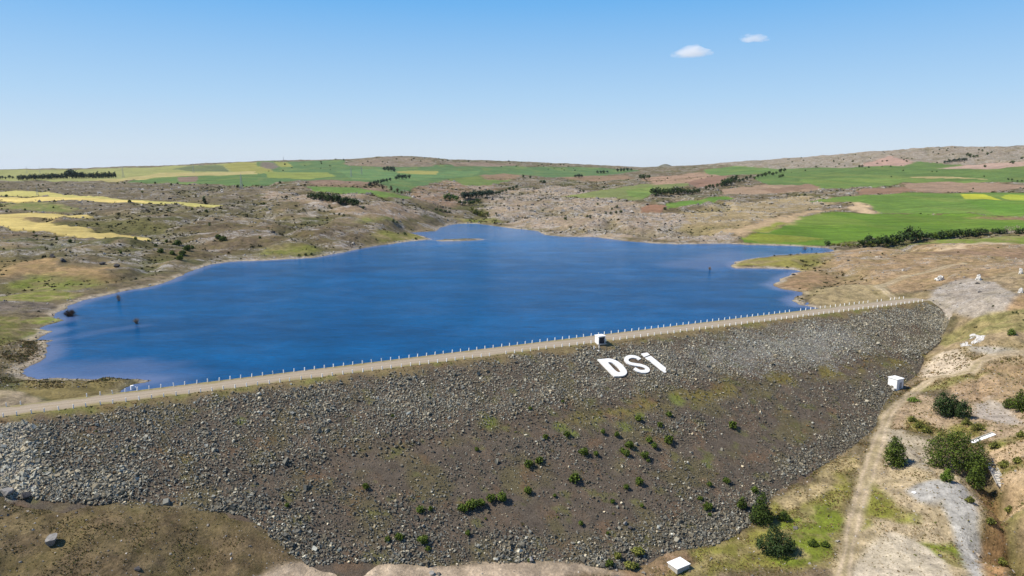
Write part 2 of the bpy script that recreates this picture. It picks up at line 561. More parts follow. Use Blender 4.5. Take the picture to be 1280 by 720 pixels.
area(G0, (118, 106, 92), 1, [(-190, 379), (70, 377), (72, 390), (0, 394), (-190, 394)], rock=.5)
area('meadow', (128, 142, 48), .5, [(22, 402), (45, 398), (76, 393), (77, 401), (50, 406), (40, 405)])
area('meadow', (112, 124, 50), .6, [(15, 419), (45, 411), (64, 412), (50, 419), (25, 424)])
area('meadow', (116, 114, 60), .8, [(-20, 394), (22, 396), (30, 420), (0, 432), (-20, 432)], rock=.3)
area(G0, (126, 112, 72), .9, [(30, 476), (60, 475.5), (125, 475.5), (160, 478), (150, 487), (100, 497), (60, 499), (32, 492), (24, 482)], tuft=.35)
area(G0, (158, 142, 116), .7, [(-120, 492), (20, 488), (40, 495), (70, 500), (105, 497), (148, 490), (160, 492), (100, 504), (0, 515), (-120, 517)])
# --- middle hills
area('crop_field', (92, 130, 82), .3, [(320, 202), (430, 200), (435, 206), (480, 209), (545, 206), (600, 206), (640, 207), (742, 209), (800, 213), (742, 220), (690, 221.5), (640, 218), (590, 223), (545, 228), (530, 232), (500, 240), (460, 236), (440, 228), (400, 226), (324, 231)])
area('crop_field', (164, 164, 88), .2, [(320, 207), (334, 208.5), (340, 213), (346, 215), (325, 217), (318, 216)])
area('crop_field', (160, 164, 86), .2, [(342, 202), (358, 202.5), (366, 208), (350, 209)])
area(G0, (128, 116, 106), .8, [(326, 203), (342, 203), (348, 209), (340, 212), (325, 208)])
area('crop_field', (148, 164, 84), .2, [(330, 214), (410, 216), (420, 220), (380, 224), (335, 222)])
area('crop_field', (104, 146, 92), .2, [(420, 213), (480, 211), (520, 216), (560, 214), (600, 213), (590, 220), (540, 223), (480, 226), (440, 224)])
area('crop_field', (180, 176, 100), .2, [(495, 214), (520, 213), (548, 214), (545, 218), (520, 217), (497, 216)])
area(G0, (146, 122, 104), .8, [(380, 227), (400, 224.5), (440, 226), (480, 231), (500, 241), (480, 243), (440, 236), (390, 231)])
area('crop_field', (104, 142, 68), .25, [(375, 232), (440, 233), (470, 238), (498, 244), (520, 247), (510, 249.5), (480, 245.5), (440, 240), (400, 238)])
area(G0, (142, 124, 104), 1, [(430, 202), (470, 197), (500, 195.5), (530, 197), (545, 203), (540, 208), (500, 209), (460, 208), (432, 206)], rock=.3)
area(G0, (150, 130, 112), .8, [(555, 203), (600, 203), (650, 204), (640, 207), (570, 208)], rock=.2)
area(G0, (148, 122, 98), .9, [(502, 240), (540, 231), (560, 224), (600, 224), (622, 236), (600, 250), (560, 258), (520, 250)], rock=.5)
area('crop_field', (112, 138, 74), .3, [(560, 224), (590, 220), (640, 218), (640, 224), (610, 233), (580, 232)])
area(G0, (150, 124, 100), .7, [(600, 219), (630, 217), (650, 219), (645, 224), (608, 225)])
area(G0, (152, 130, 104), .9, [(400, 243), (450, 245), (500, 252), (540, 262), (520, 272), (470, 280), (420, 265), (330, 250), (330, 240)], rock=.7)
area('meadow', (128, 136, 66), .5, [(452, 272), (490, 271), (500, 276), (470, 279), (455, 278)])
area('meadow', (122, 124, 60), .7, [(340, 308), (395, 306), (405, 318), (380, 322), (330, 318)], tuft=.6)
area('meadow', (130, 128, 66), .7, [(470, 292), (510, 288), (535, 298), (500, 302), (470, 304)], tuft=.4)
area('meadow', (124, 128, 60), .6, [(575, 272), (620, 268), (640, 276), (600, 279), (575, 279)])
area(G0, (160, 140, 116), 1, [(600, 240), (700, 232), (760, 244), (820, 262), (900, 270), (925, 285), (920, 300), (860, 303), (780, 298), (700, 292), (640, 282), (610, 270)], rock=.8)
area(G0, (152, 126, 102), .7, [(700, 222), (745, 219), (785, 219), (792, 224), (740, 227)])
area('crop_field', (132, 146, 90), .4, [(700, 245), (760, 237), (800, 230), (860, 227), (862, 232), (820, 241), (800, 248), (770, 247)])
area('crop_field', (120, 152, 76), .2, [(782, 238), (815, 233), (822, 240), (805, 247), (785, 244)])
area(G0, (172, 142, 118), .6, [(800, 223), (860, 216), (900, 211), (910, 221), (860, 229), (820, 231)])
area('ploughed_field', (146, 104, 84), .4, [(858, 227), (885, 222), (910, 219), (905, 231), (870, 234)])
area('crop_field', (104, 142, 78), .2, [(880, 212), (940, 204), (1000, 203), (1020, 212), (960, 218), (900, 219)])
area('crop_field', (104, 150, 58), .15, [(832, 256), (858, 250.5), (902, 246), (917, 248.5), (872, 256), (835, 259.5)])
area('ploughed_field', (162, 108, 76), .3, [(800, 259), (812, 256.5), (832, 257), (827, 263.5), (802, 264)])
area(G0, (170, 150, 112), .8, [(850, 262), (950, 250), (1000, 245), (1060, 246), (1030, 258), (960, 272), (925, 290), (860, 290)], rock=.4)
area('ploughed_field', (178, 148, 116), .4, [(900, 236), (960, 230), (1030, 231), (1028, 237), (960, 241), (905, 244)])
# --- right fields and ridge
area(G0, (150, 134, 112), 1, [(860, 208), (960, 200), (1060, 192.5), (1180, 184), (1480, 182), (1480, 210), (1200, 208), (1060, 210), (960, 210)], rock=1.0, tuft=.8)
area('crop_field', (98, 132, 72), .25, [(940, 222), (1000, 210), (1080, 209), (1150, 202), (1200, 206), (1480, 208), (1480, 229), (1240, 227.5), (1130, 227), (1060, 236), (1010, 232), (960, 231)])
area('crop_field', (112, 146, 74), .2, [(1000, 224), (1060, 222), (1130, 224), (1240, 226), (1225, 228), (1130, 228), (1060, 236), (1020, 234)])
area(G0, (184, 152, 136), .5, [(1070, 207.5), (1090, 201), (1112, 195), (1135, 199), (1142, 203), (1130, 207.5)])
area(G0, (188, 160, 142), .5, [(1175, 211), (1205, 206), (1240, 203), (1480, 199), (1480, 206), (1280, 208), (1230, 211.5)])
area('ploughed_field', (150, 116, 90), .4, [(950, 237), (1010, 230), (1026, 233), (1012, 236), (970, 240)])
area('ploughed_field', (176, 144, 116), .35, [(1128, 229), (1180, 226.5), (1250, 229), (1285, 233), (1250, 238), (1180, 240), (1140, 238)])
area('ploughed_field', (150, 108, 80), .35, [(1062, 238), (1100, 235.5), (1130, 233), (1142, 238), (1180, 240), (1120, 242), (1075, 243)])
area('crop_field', (196, 180, 130), .2, [(1137, 221.5), (1180, 220.5), (1228, 222.5), (1240, 224), (1180, 223), (1140, 223)])
area('crop_field', (106, 146, 62), .2, [(1010, 253), (1040, 246), (1100, 243), (1180, 241), (1285, 240), (1480, 242), (1480, 270), (1250, 269), (1200, 265.5), (1098, 266), (1086, 256), (1060, 252)])
area('crop_field', (100, 148, 52), .15, [(1204, 251), (1290, 250), (1480, 250), (1480, 270), (1250, 269), (1225, 259)])
area('rape_field', (190, 190, 62), .15, [(1200, 242.5), (1228, 242.5), (1243, 247), (1252, 249.5), (1206, 249.3)])
area('rape_field', (170, 180, 64), .2, [(1250, 246), (1262, 243.5), (1290, 244), (1290, 249.5), (1262, 249.5)])
area('crop_field', (100, 142, 44), .15, [(925, 298.5), (960, 289), (985, 281.5), (998, 271), (1040, 266), (1100, 267), (1200, 266), (1250, 270), (1480, 272), (1480, 284), (1230, 289), (1150, 296), (1060, 300), (1030, 307), (960, 305), (930, 303)])
area('crop_field', (138, 152, 56), .2, [(925, 299), (945, 293), (990, 294), (1030, 298), (1000, 303), (950, 303)])
area(G0, (214, 186, 148), .4, [(1060, 260), (1064, 254), (1075, 252), (1084, 259), (1095, 267), (1085, 266.5), (1068, 263)])
area(G0, (190, 164, 128), .4, [(905, 287), (935, 278), (960, 273), (1000, 265), (1050, 261), (1000, 270), (985, 281), (950, 291), (925, 297)])
area(G0, (142, 148, 64), .4, [(945, 284), (975, 278), (985, 280), (965, 287), (940, 292)])
area(G0, (150, 122, 92), .7, [(1210, 270), (1480, 272), (1480, 276), (1250, 274)])
area('meadow', (132, 146, 62), .4, [(1130, 304), (1160, 300), (1230, 294), (1480, 292), (1480, 298), (1220, 306.5), (1165, 306)])
area(G0, (166, 140, 106), .9, [(1030, 313), (1130, 308), (1480, 300), (1480, 365), (1120, 360), (1040, 350), (1000, 343)], rock=.3)
area(G0, (206, 184, 152), .4, [(1178, 312), (1225, 301), (1262, 303), (1230, 308), (1195, 312)])
area(G0, (150, 124, 98), .8, [(1110, 318), (1180, 313), (1480, 310), (1480, 324), (1200, 322), (1130, 322)])
area('meadow', (154, 146, 76), .6, [(912, 332), (940, 323.5), (1002, 318.5), (1032, 318), (1034, 328), (1010, 336), (960, 335)])
area(G0, (158, 130, 98), .8, [(966, 357), (985, 346), (1003, 340), (1040, 340), (1050, 350), (1030, 356), (1000, 362), (975, 360)])
area(G0, (168, 150, 112), .8, [(1005, 366), (1050, 355), (1100, 352), (1125, 376), (1090, 384), (1020, 384)], rock=.2)
# --- right abutment and valley floor
area(G0, (164, 144, 112), .9, [(1120, 372), (1480, 335), (1480, 480), (1160, 480), (1150, 440), (1190, 420), (1195, 395)], rock=.2, tuft=.3)
area(G0, (172, 160, 144), .6, [(1148, 378), (1170, 360), (1210, 349), (1240, 352), (1268, 366), (1280, 390), (1250, 402), (1205, 398), (1175, 390)], rock=.8)
area(G0, (166, 138, 104), .8, [(1262, 384), (1285, 366), (1480, 360), (1480, 390), (1280, 398), (1262, 394)])
area('meadow', (138, 130, 84), .9, [(1172, 420), (1210, 405), (1480, 400), (1480, 430), (1210, 424), (1180, 432)], tuft=.7)
area(G0, (212, 194, 168), .4, [(1162, 447), (1178, 438), (1203, 436), (1213, 452), (1212, 460), (1196, 470), (1160, 468), (1153, 462)], tuft=.2)
area(G0, (176, 168, 154), .4, [(1205, 434), (1235, 428), (1270, 432), (1282, 440), (1240, 444), (1208, 444)])
area(G0, (158, 134, 102), .8, [(1232, 454), (1480, 448), (1480, 470), (1230, 466)], rock=.2)
area(G0, (150, 142, 88), .8, [(1140, 484), (1200, 471), (1232, 468), (1215, 478), (1180, 486), (1150, 492)], tuft=.5)
area(G0, (172, 146, 114), .7, [(1186, 482), (1240, 470), (1480, 466), (1480, 500), (1230, 503), (1198, 494)], rock=.6)
area(G0, (186, 162, 132), .6, [(1110, 512), (1150, 495), (1200, 495), (1240, 503), (1480, 503), (1480, 560), (1236, 552), (1180, 545), (1140, 530), (1120, 530)], tuft=.2)
area(G0, (184, 172, 158), .3, [(1206, 512), (1218, 503), (1236, 500), (1262, 509), (1282, 528), (1250, 530), (1212, 519)])
area('meadow', (138, 132, 64), .7, [(1132, 520), (1150, 525), (1180, 532), (1215, 526), (1240, 532), (1228, 545), (1190, 548), (1160, 545), (1140, 534)], tuft=.8)
area(G0, (212, 184, 148), .4, [(1232, 560), (1262, 548), (1480, 542), (1480, 640), (1282, 620), (1256, 606), (1238, 585)], tuft=.2)
area('meadow', (128, 126, 58), .7, [(1240, 580), (1262, 577), (1300, 566), (1300, 576), (1262, 588), (1246, 592)], tuft=.6)
area('meadow', (128, 126, 60), .7, [(1234, 562), (1250, 548), (1300, 536), (1300, 544), (1252, 556)], tuft=.6)
area('meadow', (148, 142, 72), .7, [(830, 705), (870, 690), (935, 664), (968, 624), (1000, 606), (1064, 572), (1068, 610), (1050, 660), (1040, 704), (900, 712), (880, 724), (800, 724)], tuft=.6)
area(G0, (182, 162, 120), .7, [(968, 624), (1000, 606), (1062, 570), (1072, 582), (1040, 606), (1010, 628), (985, 640)], tuft=.3)
area('meadow', (126, 138, 50), .5, [(965, 660), (1000, 640), (1050, 622), (1056, 640), (1040, 690), (990, 706), (960, 700)], tuft=.6)
area(G0, (158, 130, 102), .8, [(765, 715), (812, 700), (860, 690), (862, 702), (830, 714), (800, 724), (700, 726), (720, 712)], tuft=.5)
area(G0, (196, 176, 142), .6, [(1066, 620), (1085, 560), (1100, 540), (1170, 560), (1225, 600), (1240, 720), (1040, 724)], tuft=.25)
area(G0, (190, 176, 152), .5, [(1090, 545), (1112, 528), (1150, 545), (1166, 565), (1160, 586), (1130, 580)])
area('meadow', (146, 146, 64), .6, [(1085, 600), (1150, 640), (1148, 656), (1100, 654), (1078, 665), (1076, 640)], tuft=.6)
area('meadow', (136, 144, 56), .6, [(1135, 676), (1192, 678), (1212, 696), (1208, 714), (1180, 704), (1150, 690)], tuft=.6)
area(G0, (204, 190, 166), .35, [(1085, 690), (1118, 668), (1140, 672), (1178, 700), (1192, 724), (1060, 724)])
area(G0, (182, 178, 170), .3, [(1136, 612), (1172, 600), (1206, 603), (1220, 636), (1228, 680), (1232, 724), (1214, 724), (1204, 690), (1190, 652), (1176, 626), (1150, 626)])
area(G0, (172, 136, 96), .7, [(1222, 606), (1234, 600), (1248, 640), (1262, 690), (1270, 724), (1240, 724), (1232, 680)], tuft=.5)
area(G0, (110, 100, 66), .9, [(1238, 600), (1244, 598), (1262, 640), (1282, 690), (1300, 724), (1276, 724), (1260, 680), (1249, 636)], tuft=.9)
area(G0, (198, 170, 132), .6, [(1252, 606), (1480, 630), (1480, 720), (1300, 712), (1282, 680), (1264, 640)], tuft=.5)
area('meadow', (120, 122, 58), .8, [(1262, 640), (1300, 632), (1480, 640), (1480, 652), (1290, 650), (1268, 660)], tuft=.7)
area('meadow', (124, 120, 60), .8, [(1284, 690), (1480, 676), (1480, 700), (1300, 712)], tuft=.7)
# --- lower left slope and the path under the toe
area(G0, (122, 105, 78), .9, [(-120, 615), (60, 628), (230, 640), (310, 650), (358, 694), (380, 712), (330, 730), (-120, 730)], tuft=.75)
area(G0, (136, 119, 85), .8, [(-120, 628), (40, 632), (60, 645), (30, 670), (-120, 690)], tuft=.6)
area(G0, (122, 104, 76), .9, [(330, 664), (362, 694), (380, 712), (340, 724), (300, 712), (310, 690)], tuft=.7, rock=.3)
area('dirt_path', (206, 184, 156), .35, [(330, 722), (376, 708), (440, 697), (560, 698), (690, 696), (735, 705), (775, 716), (735, 717), (705, 722), (690, 740), (330, 745)])


def track_poly(pts, w):
    c = np.array([hit(x, y)[:2] for x, y in pts])
    return c, w


TRACKS = [
    track_poly([(1052, 735), (1060, 690), (1068, 650), (1078, 612), (1090, 578), (1101, 543), (1110, 518), (1124, 503), (1145, 487), (1168, 472), (1194, 468), (1214, 463), (1222, 452), (1240, 445), (1290, 440)], 2.0),
    track_poly([(1150, 378), (1128, 375), (1108, 366), (1096, 357), (1130, 346), (1170, 338), (1206, 328)], 2.4),
]

# ------------------------------------------------------------------ relief and colours of the ground
X, Y = GX, GY
RAD = np.hypot(X, Y)
scrub = [alb(c) for c in ((116, 103, 79), (95, 94, 58), (142, 125, 99), (110, 93, 72))]
na = fbm(X, Y, 70, 4, 3); nb = fbm(X, Y, 26, 4, 9); ncn = fbm(X, Y, 180, 3, 21)
colr = np.empty(X.shape + (3,))
colr[:] = scrub[0]
def lerp_c(c, m): colr[:] = colr * (1 - m[..., None]) + np.asarray(c) * m[..., None]
lerp_c(scrub[1], ss(0.05, .45, na)); lerp_c(scrub[2], ss(0.0, .5, nb)); lerp_c(scrub[3], ss(0.1, .5, ncn) * .7)
wild = np.ones(X.shape); tuft = np.full(X.shape, .6); rock = np.full(X.shape, .4)
ident = np.zeros(X.shape, np.int32)
names = [G0]
wx = fbm(X, Y, 12, 3, 40); wy = fbm(X, Y, 12, 3, 50)
for k, (nm, c, wv, tf, rk, poly, wp, op) in enumerate(AREAS):
    dist = np.hypot(*poly.mean(0))
    amp = (1.6 if dist < 330 else 4.5 if nm == G0 else 1.2) * wp
    m = in_poly(X + wx * amp, Y + wy * amp, poly)
    # soft edge between wild patches, crisp one for worked fields
    if nm == G0 or nm == 'meadow' or nm == 'dirt_path':
        md = np.zeros(X.shape)
        x0, y0 = poly.min(0) - 20; x1, y1 = poly.max(0) + 20
        b = (X > x0) & (X < x1) & (Y > y0) & (Y < y1)
        e = seg_dist(X[b] + wx[b] * amp, Y[b] + wy[b] * amp, poly, True)
        w = 1.2 if dist < 330 else 6.0
        sgn = np.where(m[b], e, -e)
        nn = nb[b] * w * 1.2
        md[b] = ss(-w, w, sgn + nn)
        a = md * op
    else:
        a = m * op
    if nm == 'meadow':
        dry = ss(-.15, .5, fbm(X, Y, 5.5 if dist < 330 else 14, 4, 300 + k)) * .75
        c = c * (1 - dry[..., None]) + alb((164, 146, 104)) * dry[..., None]
    if nm == 'crop_field':
        gr_ = ss(-.1, .6, fbm(X * .9 + Y * .2, Y * .35, 45, 4, 400 + k))[..., None] * .26
        c = c * .84 * (1 - gr_) + alb((150, 152, 80)) * gr_
    fieldvar = 1 + (0.16 * na + .08 * nb)[..., None]
    colr[:] = colr * (1 - a[..., None]) + c * fieldvar * a[..., None]
    wild[:] = wild * (1 - a) + wv * a; tuft[:] = tuft * (1 - a) + tf * a; rock[:] = rock * (1 - a) + rk * a
    if nm not in names: names.append(nm)
    ident[(a > .5) & (RAD > 85)] = names.index(nm)
names.append('dirt_track')
for c, w in TRACKS:
    x0, y0 = c.min(0) - 10; x1, y1 = c.max(0) + 10
    b = (X > x0) & (X < x1) & (Y > y0) & (Y < y1)
    e = seg_dist(X[b], Y[b], c, False) + wx[b] * .5
    a = np.zeros(X.shape); a[b] = (1 - ss(w * .55, w * 1.15, e + nb[b] * .5)) * (.72 + .28 * ss(-.3, .3, nb[b]))
    mid = np.zeros(X.shape); mid[b] = np.clip((1 - np.exp(-((e - .85) / .4) ** 2)) * .75 + .25 * nb[b], 0, 1)
    c0 = alb((204, 184, 156)); c1 = alb((160, 146, 108))
    cc = c0 * (1 - mid[..., None]) + c1 * mid[..., None]
    colr[:] = colr * (1 - a[..., None] * .9) + cc * a[..., None] * .9
    wild[:] = wild * (1 - a) + .3 * a; tuft[:] *= 1 - a; rock[:] *= 1 - a
    ident[(a > .5)] = names.index('dirt_track')
# shore rim: pale dry mud and stones, darker where wet
qq, _s = qs(X, Y)
rim = (1 - ss(1.5, 4.5 + 2 * nb, GD + nb * 1.5)) * (qq < -7) * (GD > -2)
rim = rim * np.where(fbm(X, Y, 35, 2, 77) > -0.25, 1, .3)
colr[:] = colr * (1 - rim[..., None] * .75) + alb((196, 178, 152)) * rim[..., None] * .75
wet = (1 - ss(.1, .9, GD)) * (qq < -7)
colr[:] = colr * (1 - .45 * wet[..., None])
rock = np.maximum(rock, rim * .9); tuft *= 1 - rim
dep = ss(0, -14, GD)
bed = alb((120, 108, 90))
colr[:] = np.where((GD < 0)[..., None], bed, colr)
ident[GD < 3] = 0

# relief
fm = 1 - (1 - wild) * .9
shf = ss(0, 25, GD)
far = ss(240, 420, RAD)
clear = np.where(GIN, 0, ss(0, 4, np.where(GFD > 0, GFD, 99)))
ditch = plan([(1226, 588), (1238, 600), (1248, 622), (1258, 650), (1268, 682), (1280, 712), (1290, 735)])
db = (RAD < 200) & (X > 50) & (X < 150)
dcut = np.zeros(X.shape); dcut[db] = np.exp(-(seg_dist(X[db] + wx[db] * .6, Y[db], ditch, False) / 1.5) ** 2)
gul = ss(.80, .98, 1 - np.abs(fbm(X, Y, 170, 3, 63)))
rel = far * shf * (2.4 * fbm(X, Y, 85, 3, 61) + 1.7 * fbm(X, Y, 26, 4, 65, .6) - 3.0 * gul) * (.08 + .92 * fm) * (1 - ss(1500, 2400, RAD) * .2)
rel += (1 - far) * np.minimum(ss(0, 5, GD), 1) * clear * (.45 * fbm(X, Y, 9, 3, 71) - .9 * ss(60, 110, X) * ss(.72, 1, 1 - np.abs(fbm(X, Y * .7, 22, 3, 73))) + .12 * fbm(X, Y, 2.2, 2, 75)) * (.3 + .7 * fm)
rel -= 2.2 * dcut
# rocky ledges on the hills
rid = 1 - np.abs(fbm(X * .8 + Y * .5, (Y * .8 - X * .5) * 2.2, 60, 4, 81))
rel += far * shf * 1.3 * ss(.72, .98, rid) * rock
# small knolls of the far skyline
rel += ss(1800, 2600, RAD) * 2.5 * fbm(X, Y, 160, 3, 88)
GZ = GZ + rel
ledge = far * ss(.74, .95, rid + .16 * nb) * np.clip(rock * 1.25, 0, 1)
greenery = (gul * far * (wild > .5) * shf)[..., None] * .45
colr[:] = colr * (1 - greenery) + alb((92, 94, 52)) * greenery

# split the sheet into named pieces
idx = np.arange(nr * nc).reshape(nr, nc)
jn = (np.arange(nc) + 1) % nc
quads = np.stack([idx[:-1][:, np.arange(nc)], idx[:-1][:, jn], idx[1:][:, jn], idx[1:][:, np.arange(nc)]], -1)[:, :, ::-1].reshape(-1, 4)
fid = ident[:-1].reshape(-1)
VX = np.stack([GX, GY, GZ], -1).reshape(-1, 3)
colf = np.clip(colr.reshape(-1, 3), 0.004, .85)
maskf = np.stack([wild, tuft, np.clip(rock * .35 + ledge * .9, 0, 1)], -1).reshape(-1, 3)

t = NT('earth_and_grass', 0.95, 0.12)
c = t.attr('Col'); mk = t.sep(t.attr('Mask'))
big = t.noise(.045, 6, .6); mid_ = t.noise(.32, 8, .68); fine = t.noise(1.9, 6, .7)
v1 = t.mapr(mid_, .34, .66, .46, 1.45); v2 = t.mapr(fine, .32, .68, .60, 1.36); v3 = t.mapr(big, .3, .7, .84, 1.14)
var = t.math('MULTIPLY', t.math('MULTIPLY', v1, v2), v3)
ln_ = t.new('ShaderNodeVectorMath'); ln_.operation = 'LENGTH'; t.link(t.pos, ln_.inputs[0])
farw = t.mapr(ln_.outputs['Value'], 230, 420, 0, 1)
amt = t.mapr(mk[0], 0, 1, t.mapr(farw, 0, 1, .55, .2), 1.0)
rows_ = t.mapr(t.noise(.12, 5, .65, vec=t.stretch(.10, 1.5, 1, 1.1)), .35, .65, .78, 1.18)
fac = t.math('ADD', 1.0, t.math('MULTIPLY', t.math('SUBTRACT', var, 1.0), amt))
rowmix = t.math('ADD', 1.0, t.math('MULTIPLY', t.math('SUBTRACT', rows_, 1.0), t.math('MULTIPLY', farw, t.mapr(mk[0], .2, .5, 1, 0))))
c1 = t.scalecol(t.scalecol(c, fac), rowmix)
hue = t.mix(t.math('MULTIPLY', t.mapr(t.noise(.11, 5, .6), .45, .65, 0, .38), mk[0]), c1, alb((120, 112, 58)))
# dark clumps: dry bush, with shadows of shrubs and stones painted in
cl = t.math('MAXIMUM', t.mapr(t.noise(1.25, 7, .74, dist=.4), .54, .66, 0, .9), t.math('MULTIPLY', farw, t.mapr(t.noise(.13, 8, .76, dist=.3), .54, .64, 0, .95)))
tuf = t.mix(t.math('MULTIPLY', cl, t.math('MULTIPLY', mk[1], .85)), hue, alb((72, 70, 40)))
# stone breaking through
rn = t.math('MAXIMUM', t.mapr(t.noise(.85, 9, .78, vec=t.stretch(1, 1.6, 1, .4)), .5, .62, 0, 1), t.mapr(t.noise(.16, 10, .80, vec=t.stretch(.8, 1.7, 1, .4)), .50, .60, 0, 1))
rk = t.mapr(t.math('MULTIPLY', rn, t.mapr(mk[2], .05, .75, 0, 1)), .08, .5, 0, 1)
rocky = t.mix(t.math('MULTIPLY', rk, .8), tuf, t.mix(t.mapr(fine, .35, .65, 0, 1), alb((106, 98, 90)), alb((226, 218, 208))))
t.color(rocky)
t.bump(t.math('ADD', mid_, t.math('MULTIPLY', fine, .35)), .75, .7)
M_GROUND = t.m

for k, nm in enumerate(names):
    fsel = quads[fid == k]
    if not len(fsel): continue
    used, inv = np.unique(fsel, return_inverse=True)
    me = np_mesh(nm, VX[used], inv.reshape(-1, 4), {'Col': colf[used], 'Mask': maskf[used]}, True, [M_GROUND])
    if nm == G0:
        pass
    tag(obj(nm, me), {G0: 'brown stony grassland rolling from the valley floor to the skyline', 'crop_field': 'patchwork of green crop fields on the far slopes', 'ploughed_field': 'bare reddish brown ploughed field strips among green crops',
                      'wheat_field': 'pale yellow strips of ripening cereal on left plateau', 'rape_field': 'bright yellow flowering strip at right edge of green field',
                      'meadow': 'patches of yellow green meadow grass near water and track', 'dirt_path': 'pale sandy path along the foot of the dam', 'dirt_track': 'pale rutted dirt track beside the dam and up the right hill'}[nm], None, None, 'structure')
# centre cap of the sheet, straight below the camera
ring = VX[idx[0]]
capv = np.concatenate([ring, [[0, 0, ring[:, 2].mean()]]])
capf = np.stack([np.arange(nc), jn, np.full(nc, nc)], 1)[:, ::-1]
tag(obj('valley_floor', np_mesh('valley_floor', capv, capf, {'Col': np.tile(alb((150, 130, 95)), (nc + 1, 1)), 'Mask': np.tile([1, .3, .1], (nc + 1, 1))}, True, [M_GROUND])),
    'patch of brown valley floor straight below the viewpoint', None, None, 'structure')

# blue far hill beyond the skyline
def far_hill():
    c = at_dist(832, 207, 7600.0)
    xs = np.linspace(-330, 330, 60); ys = np.linspace(-400, 400, 30)
    XX, YY = np.meshgrid(xs, ys, indexing='ij')
    h = np.exp(-(XX / 170) ** 2) * np.exp(-(YY / 220) ** 2)
    ZZ = -90 + (152 + (205 - 206) * 0) * h + fbm(XX, YY, 150, 3, 5) * 4 * h
    a = np.arange(60 * 30).reshape(60, 30)
    q = np.stack([a[:-1, :-1], a[1:, :-1], a[1:, 1:], a[:-1, 1:]], -1).reshape(-1, 4)
    V = np.stack([XX, YY, ZZ], -1).reshape(-1, 3)
    me = np_mesh('hills', V, q, {'Col': np.tile(alb((120, 118, 100)), (len(V), 1)), 'Mask': np.tile([.5, .3, .1], (len(V), 1))}, True, [M_GROUND])
    tag(obj('hills', me, loc=(c[0], c[1], 0)), 'small bluish hill far beyond the middle of the skyline', None, None, 'structure')
far_hill()

# ------------------------------------------------------------------ lake
def make_lake():
    st = 2.5
    xs = np.arange(-185, 330, st); ys = np.arange(118, 700, st)
    XX, YY = np.meshgrid(xs, ys, indexing='ij')
    d = lake_dist(XX, YY); q, s = qs(XX, YY)
    keep = (d < 9) & (q < -1.5)
    a = np.arange(XX.size).reshape(XX.shape)
    fk = keep[:-1, :-1] & keep[1:, :-1] & keep[1:, 1:] & keep[:-1, 1:]
    qd = np.stack([a[:-1, :-1], a[1:, :-1], a[1:, 1:], a[:-1, 1:]], -1)[fk]
    used, inv = np.unique(qd, return_inverse=True)
    V = np.stack([XX, YY, np.zeros(XX.shape)], -1).reshape(-1, 3)[used]
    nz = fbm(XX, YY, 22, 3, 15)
    # mud shallows by the left spit; painted sky reflection before islet and far tip
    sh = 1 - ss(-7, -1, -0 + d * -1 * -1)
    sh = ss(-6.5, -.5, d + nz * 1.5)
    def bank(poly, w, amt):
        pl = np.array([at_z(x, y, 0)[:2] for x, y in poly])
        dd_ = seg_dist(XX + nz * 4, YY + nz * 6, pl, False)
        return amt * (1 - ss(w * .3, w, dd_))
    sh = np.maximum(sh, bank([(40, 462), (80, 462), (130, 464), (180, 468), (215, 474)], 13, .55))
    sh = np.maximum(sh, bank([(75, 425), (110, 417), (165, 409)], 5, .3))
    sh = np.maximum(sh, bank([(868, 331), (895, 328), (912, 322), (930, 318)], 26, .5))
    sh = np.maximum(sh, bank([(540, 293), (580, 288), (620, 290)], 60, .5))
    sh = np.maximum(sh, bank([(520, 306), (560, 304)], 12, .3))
    far_sheen = ss(330, 560, YY + nz * 25) * .8 + ss(.1, .5, nz) * .12  # sky sheen growing toward the far end, put into gloss and colour
    at = np.stack([sh, far_sheen, d * 0], -1).reshape(-1, 3)[used]
    t = NT('lake_water', .12, .30)
    t.b.inputs['IOR'].default_value = 1.333
    t.b.inputs['Specular Tint'].default_value = (.10, .58, 1.0, 1)
    m = t.sep(t.attr('Mask'))
    band = t.noise(.014, 4, .55, vec=t.stretch(.35, 1.8, 1, -.1))
    rip = t.noise(.10, 6, .6, vec=t.stretch(.5, 1.4, 1, .2))
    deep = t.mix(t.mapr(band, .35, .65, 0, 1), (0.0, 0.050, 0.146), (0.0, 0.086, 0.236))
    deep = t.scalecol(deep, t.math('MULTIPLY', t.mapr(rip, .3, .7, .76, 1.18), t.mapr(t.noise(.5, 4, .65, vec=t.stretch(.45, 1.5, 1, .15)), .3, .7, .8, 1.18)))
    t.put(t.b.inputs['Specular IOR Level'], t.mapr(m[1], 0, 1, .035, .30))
    deep = t.scalecol(deep, t.mapr(m[1], 0, 1, .90, 1.45))  # painted sheen: base colour of the water lightens toward the far end
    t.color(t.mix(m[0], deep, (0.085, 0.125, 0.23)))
    wv = t.math('ADD', t.math('MULTIPLY', t.noise(.9, 4, .6, vec=t.stretch(.6, 1.2, 1, .5)), 1.0), t.math('MULTIPLY', t.noise(3.2, 3, .6), .35))
    n = t.new('ShaderNodeBump'); n.inputs['Distance'].default_value = .35
    t.put(n.inputs['Strength'], t.mapr(band, .35, .65, .45, 1.0))
    t.link(wv, n.inputs['Height']); t.link(n.outputs[0], t.b.inputs['Normal'])
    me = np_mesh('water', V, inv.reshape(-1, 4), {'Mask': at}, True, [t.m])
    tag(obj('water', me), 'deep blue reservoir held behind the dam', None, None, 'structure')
make_lake()

# ------------------------------------------------------------------ the dam
def zone(px, py, poly):
    return in_poly(px, py, poly)


def to_px(Pw):
    d = Pw - CAM
    yc = d[..., 1] * cp - d[..., 2] * sp; up = d[..., 1] * sp + d[..., 2] * cp
    return 640 + F * d[..., 0] / yc, 360 - F * up / yc


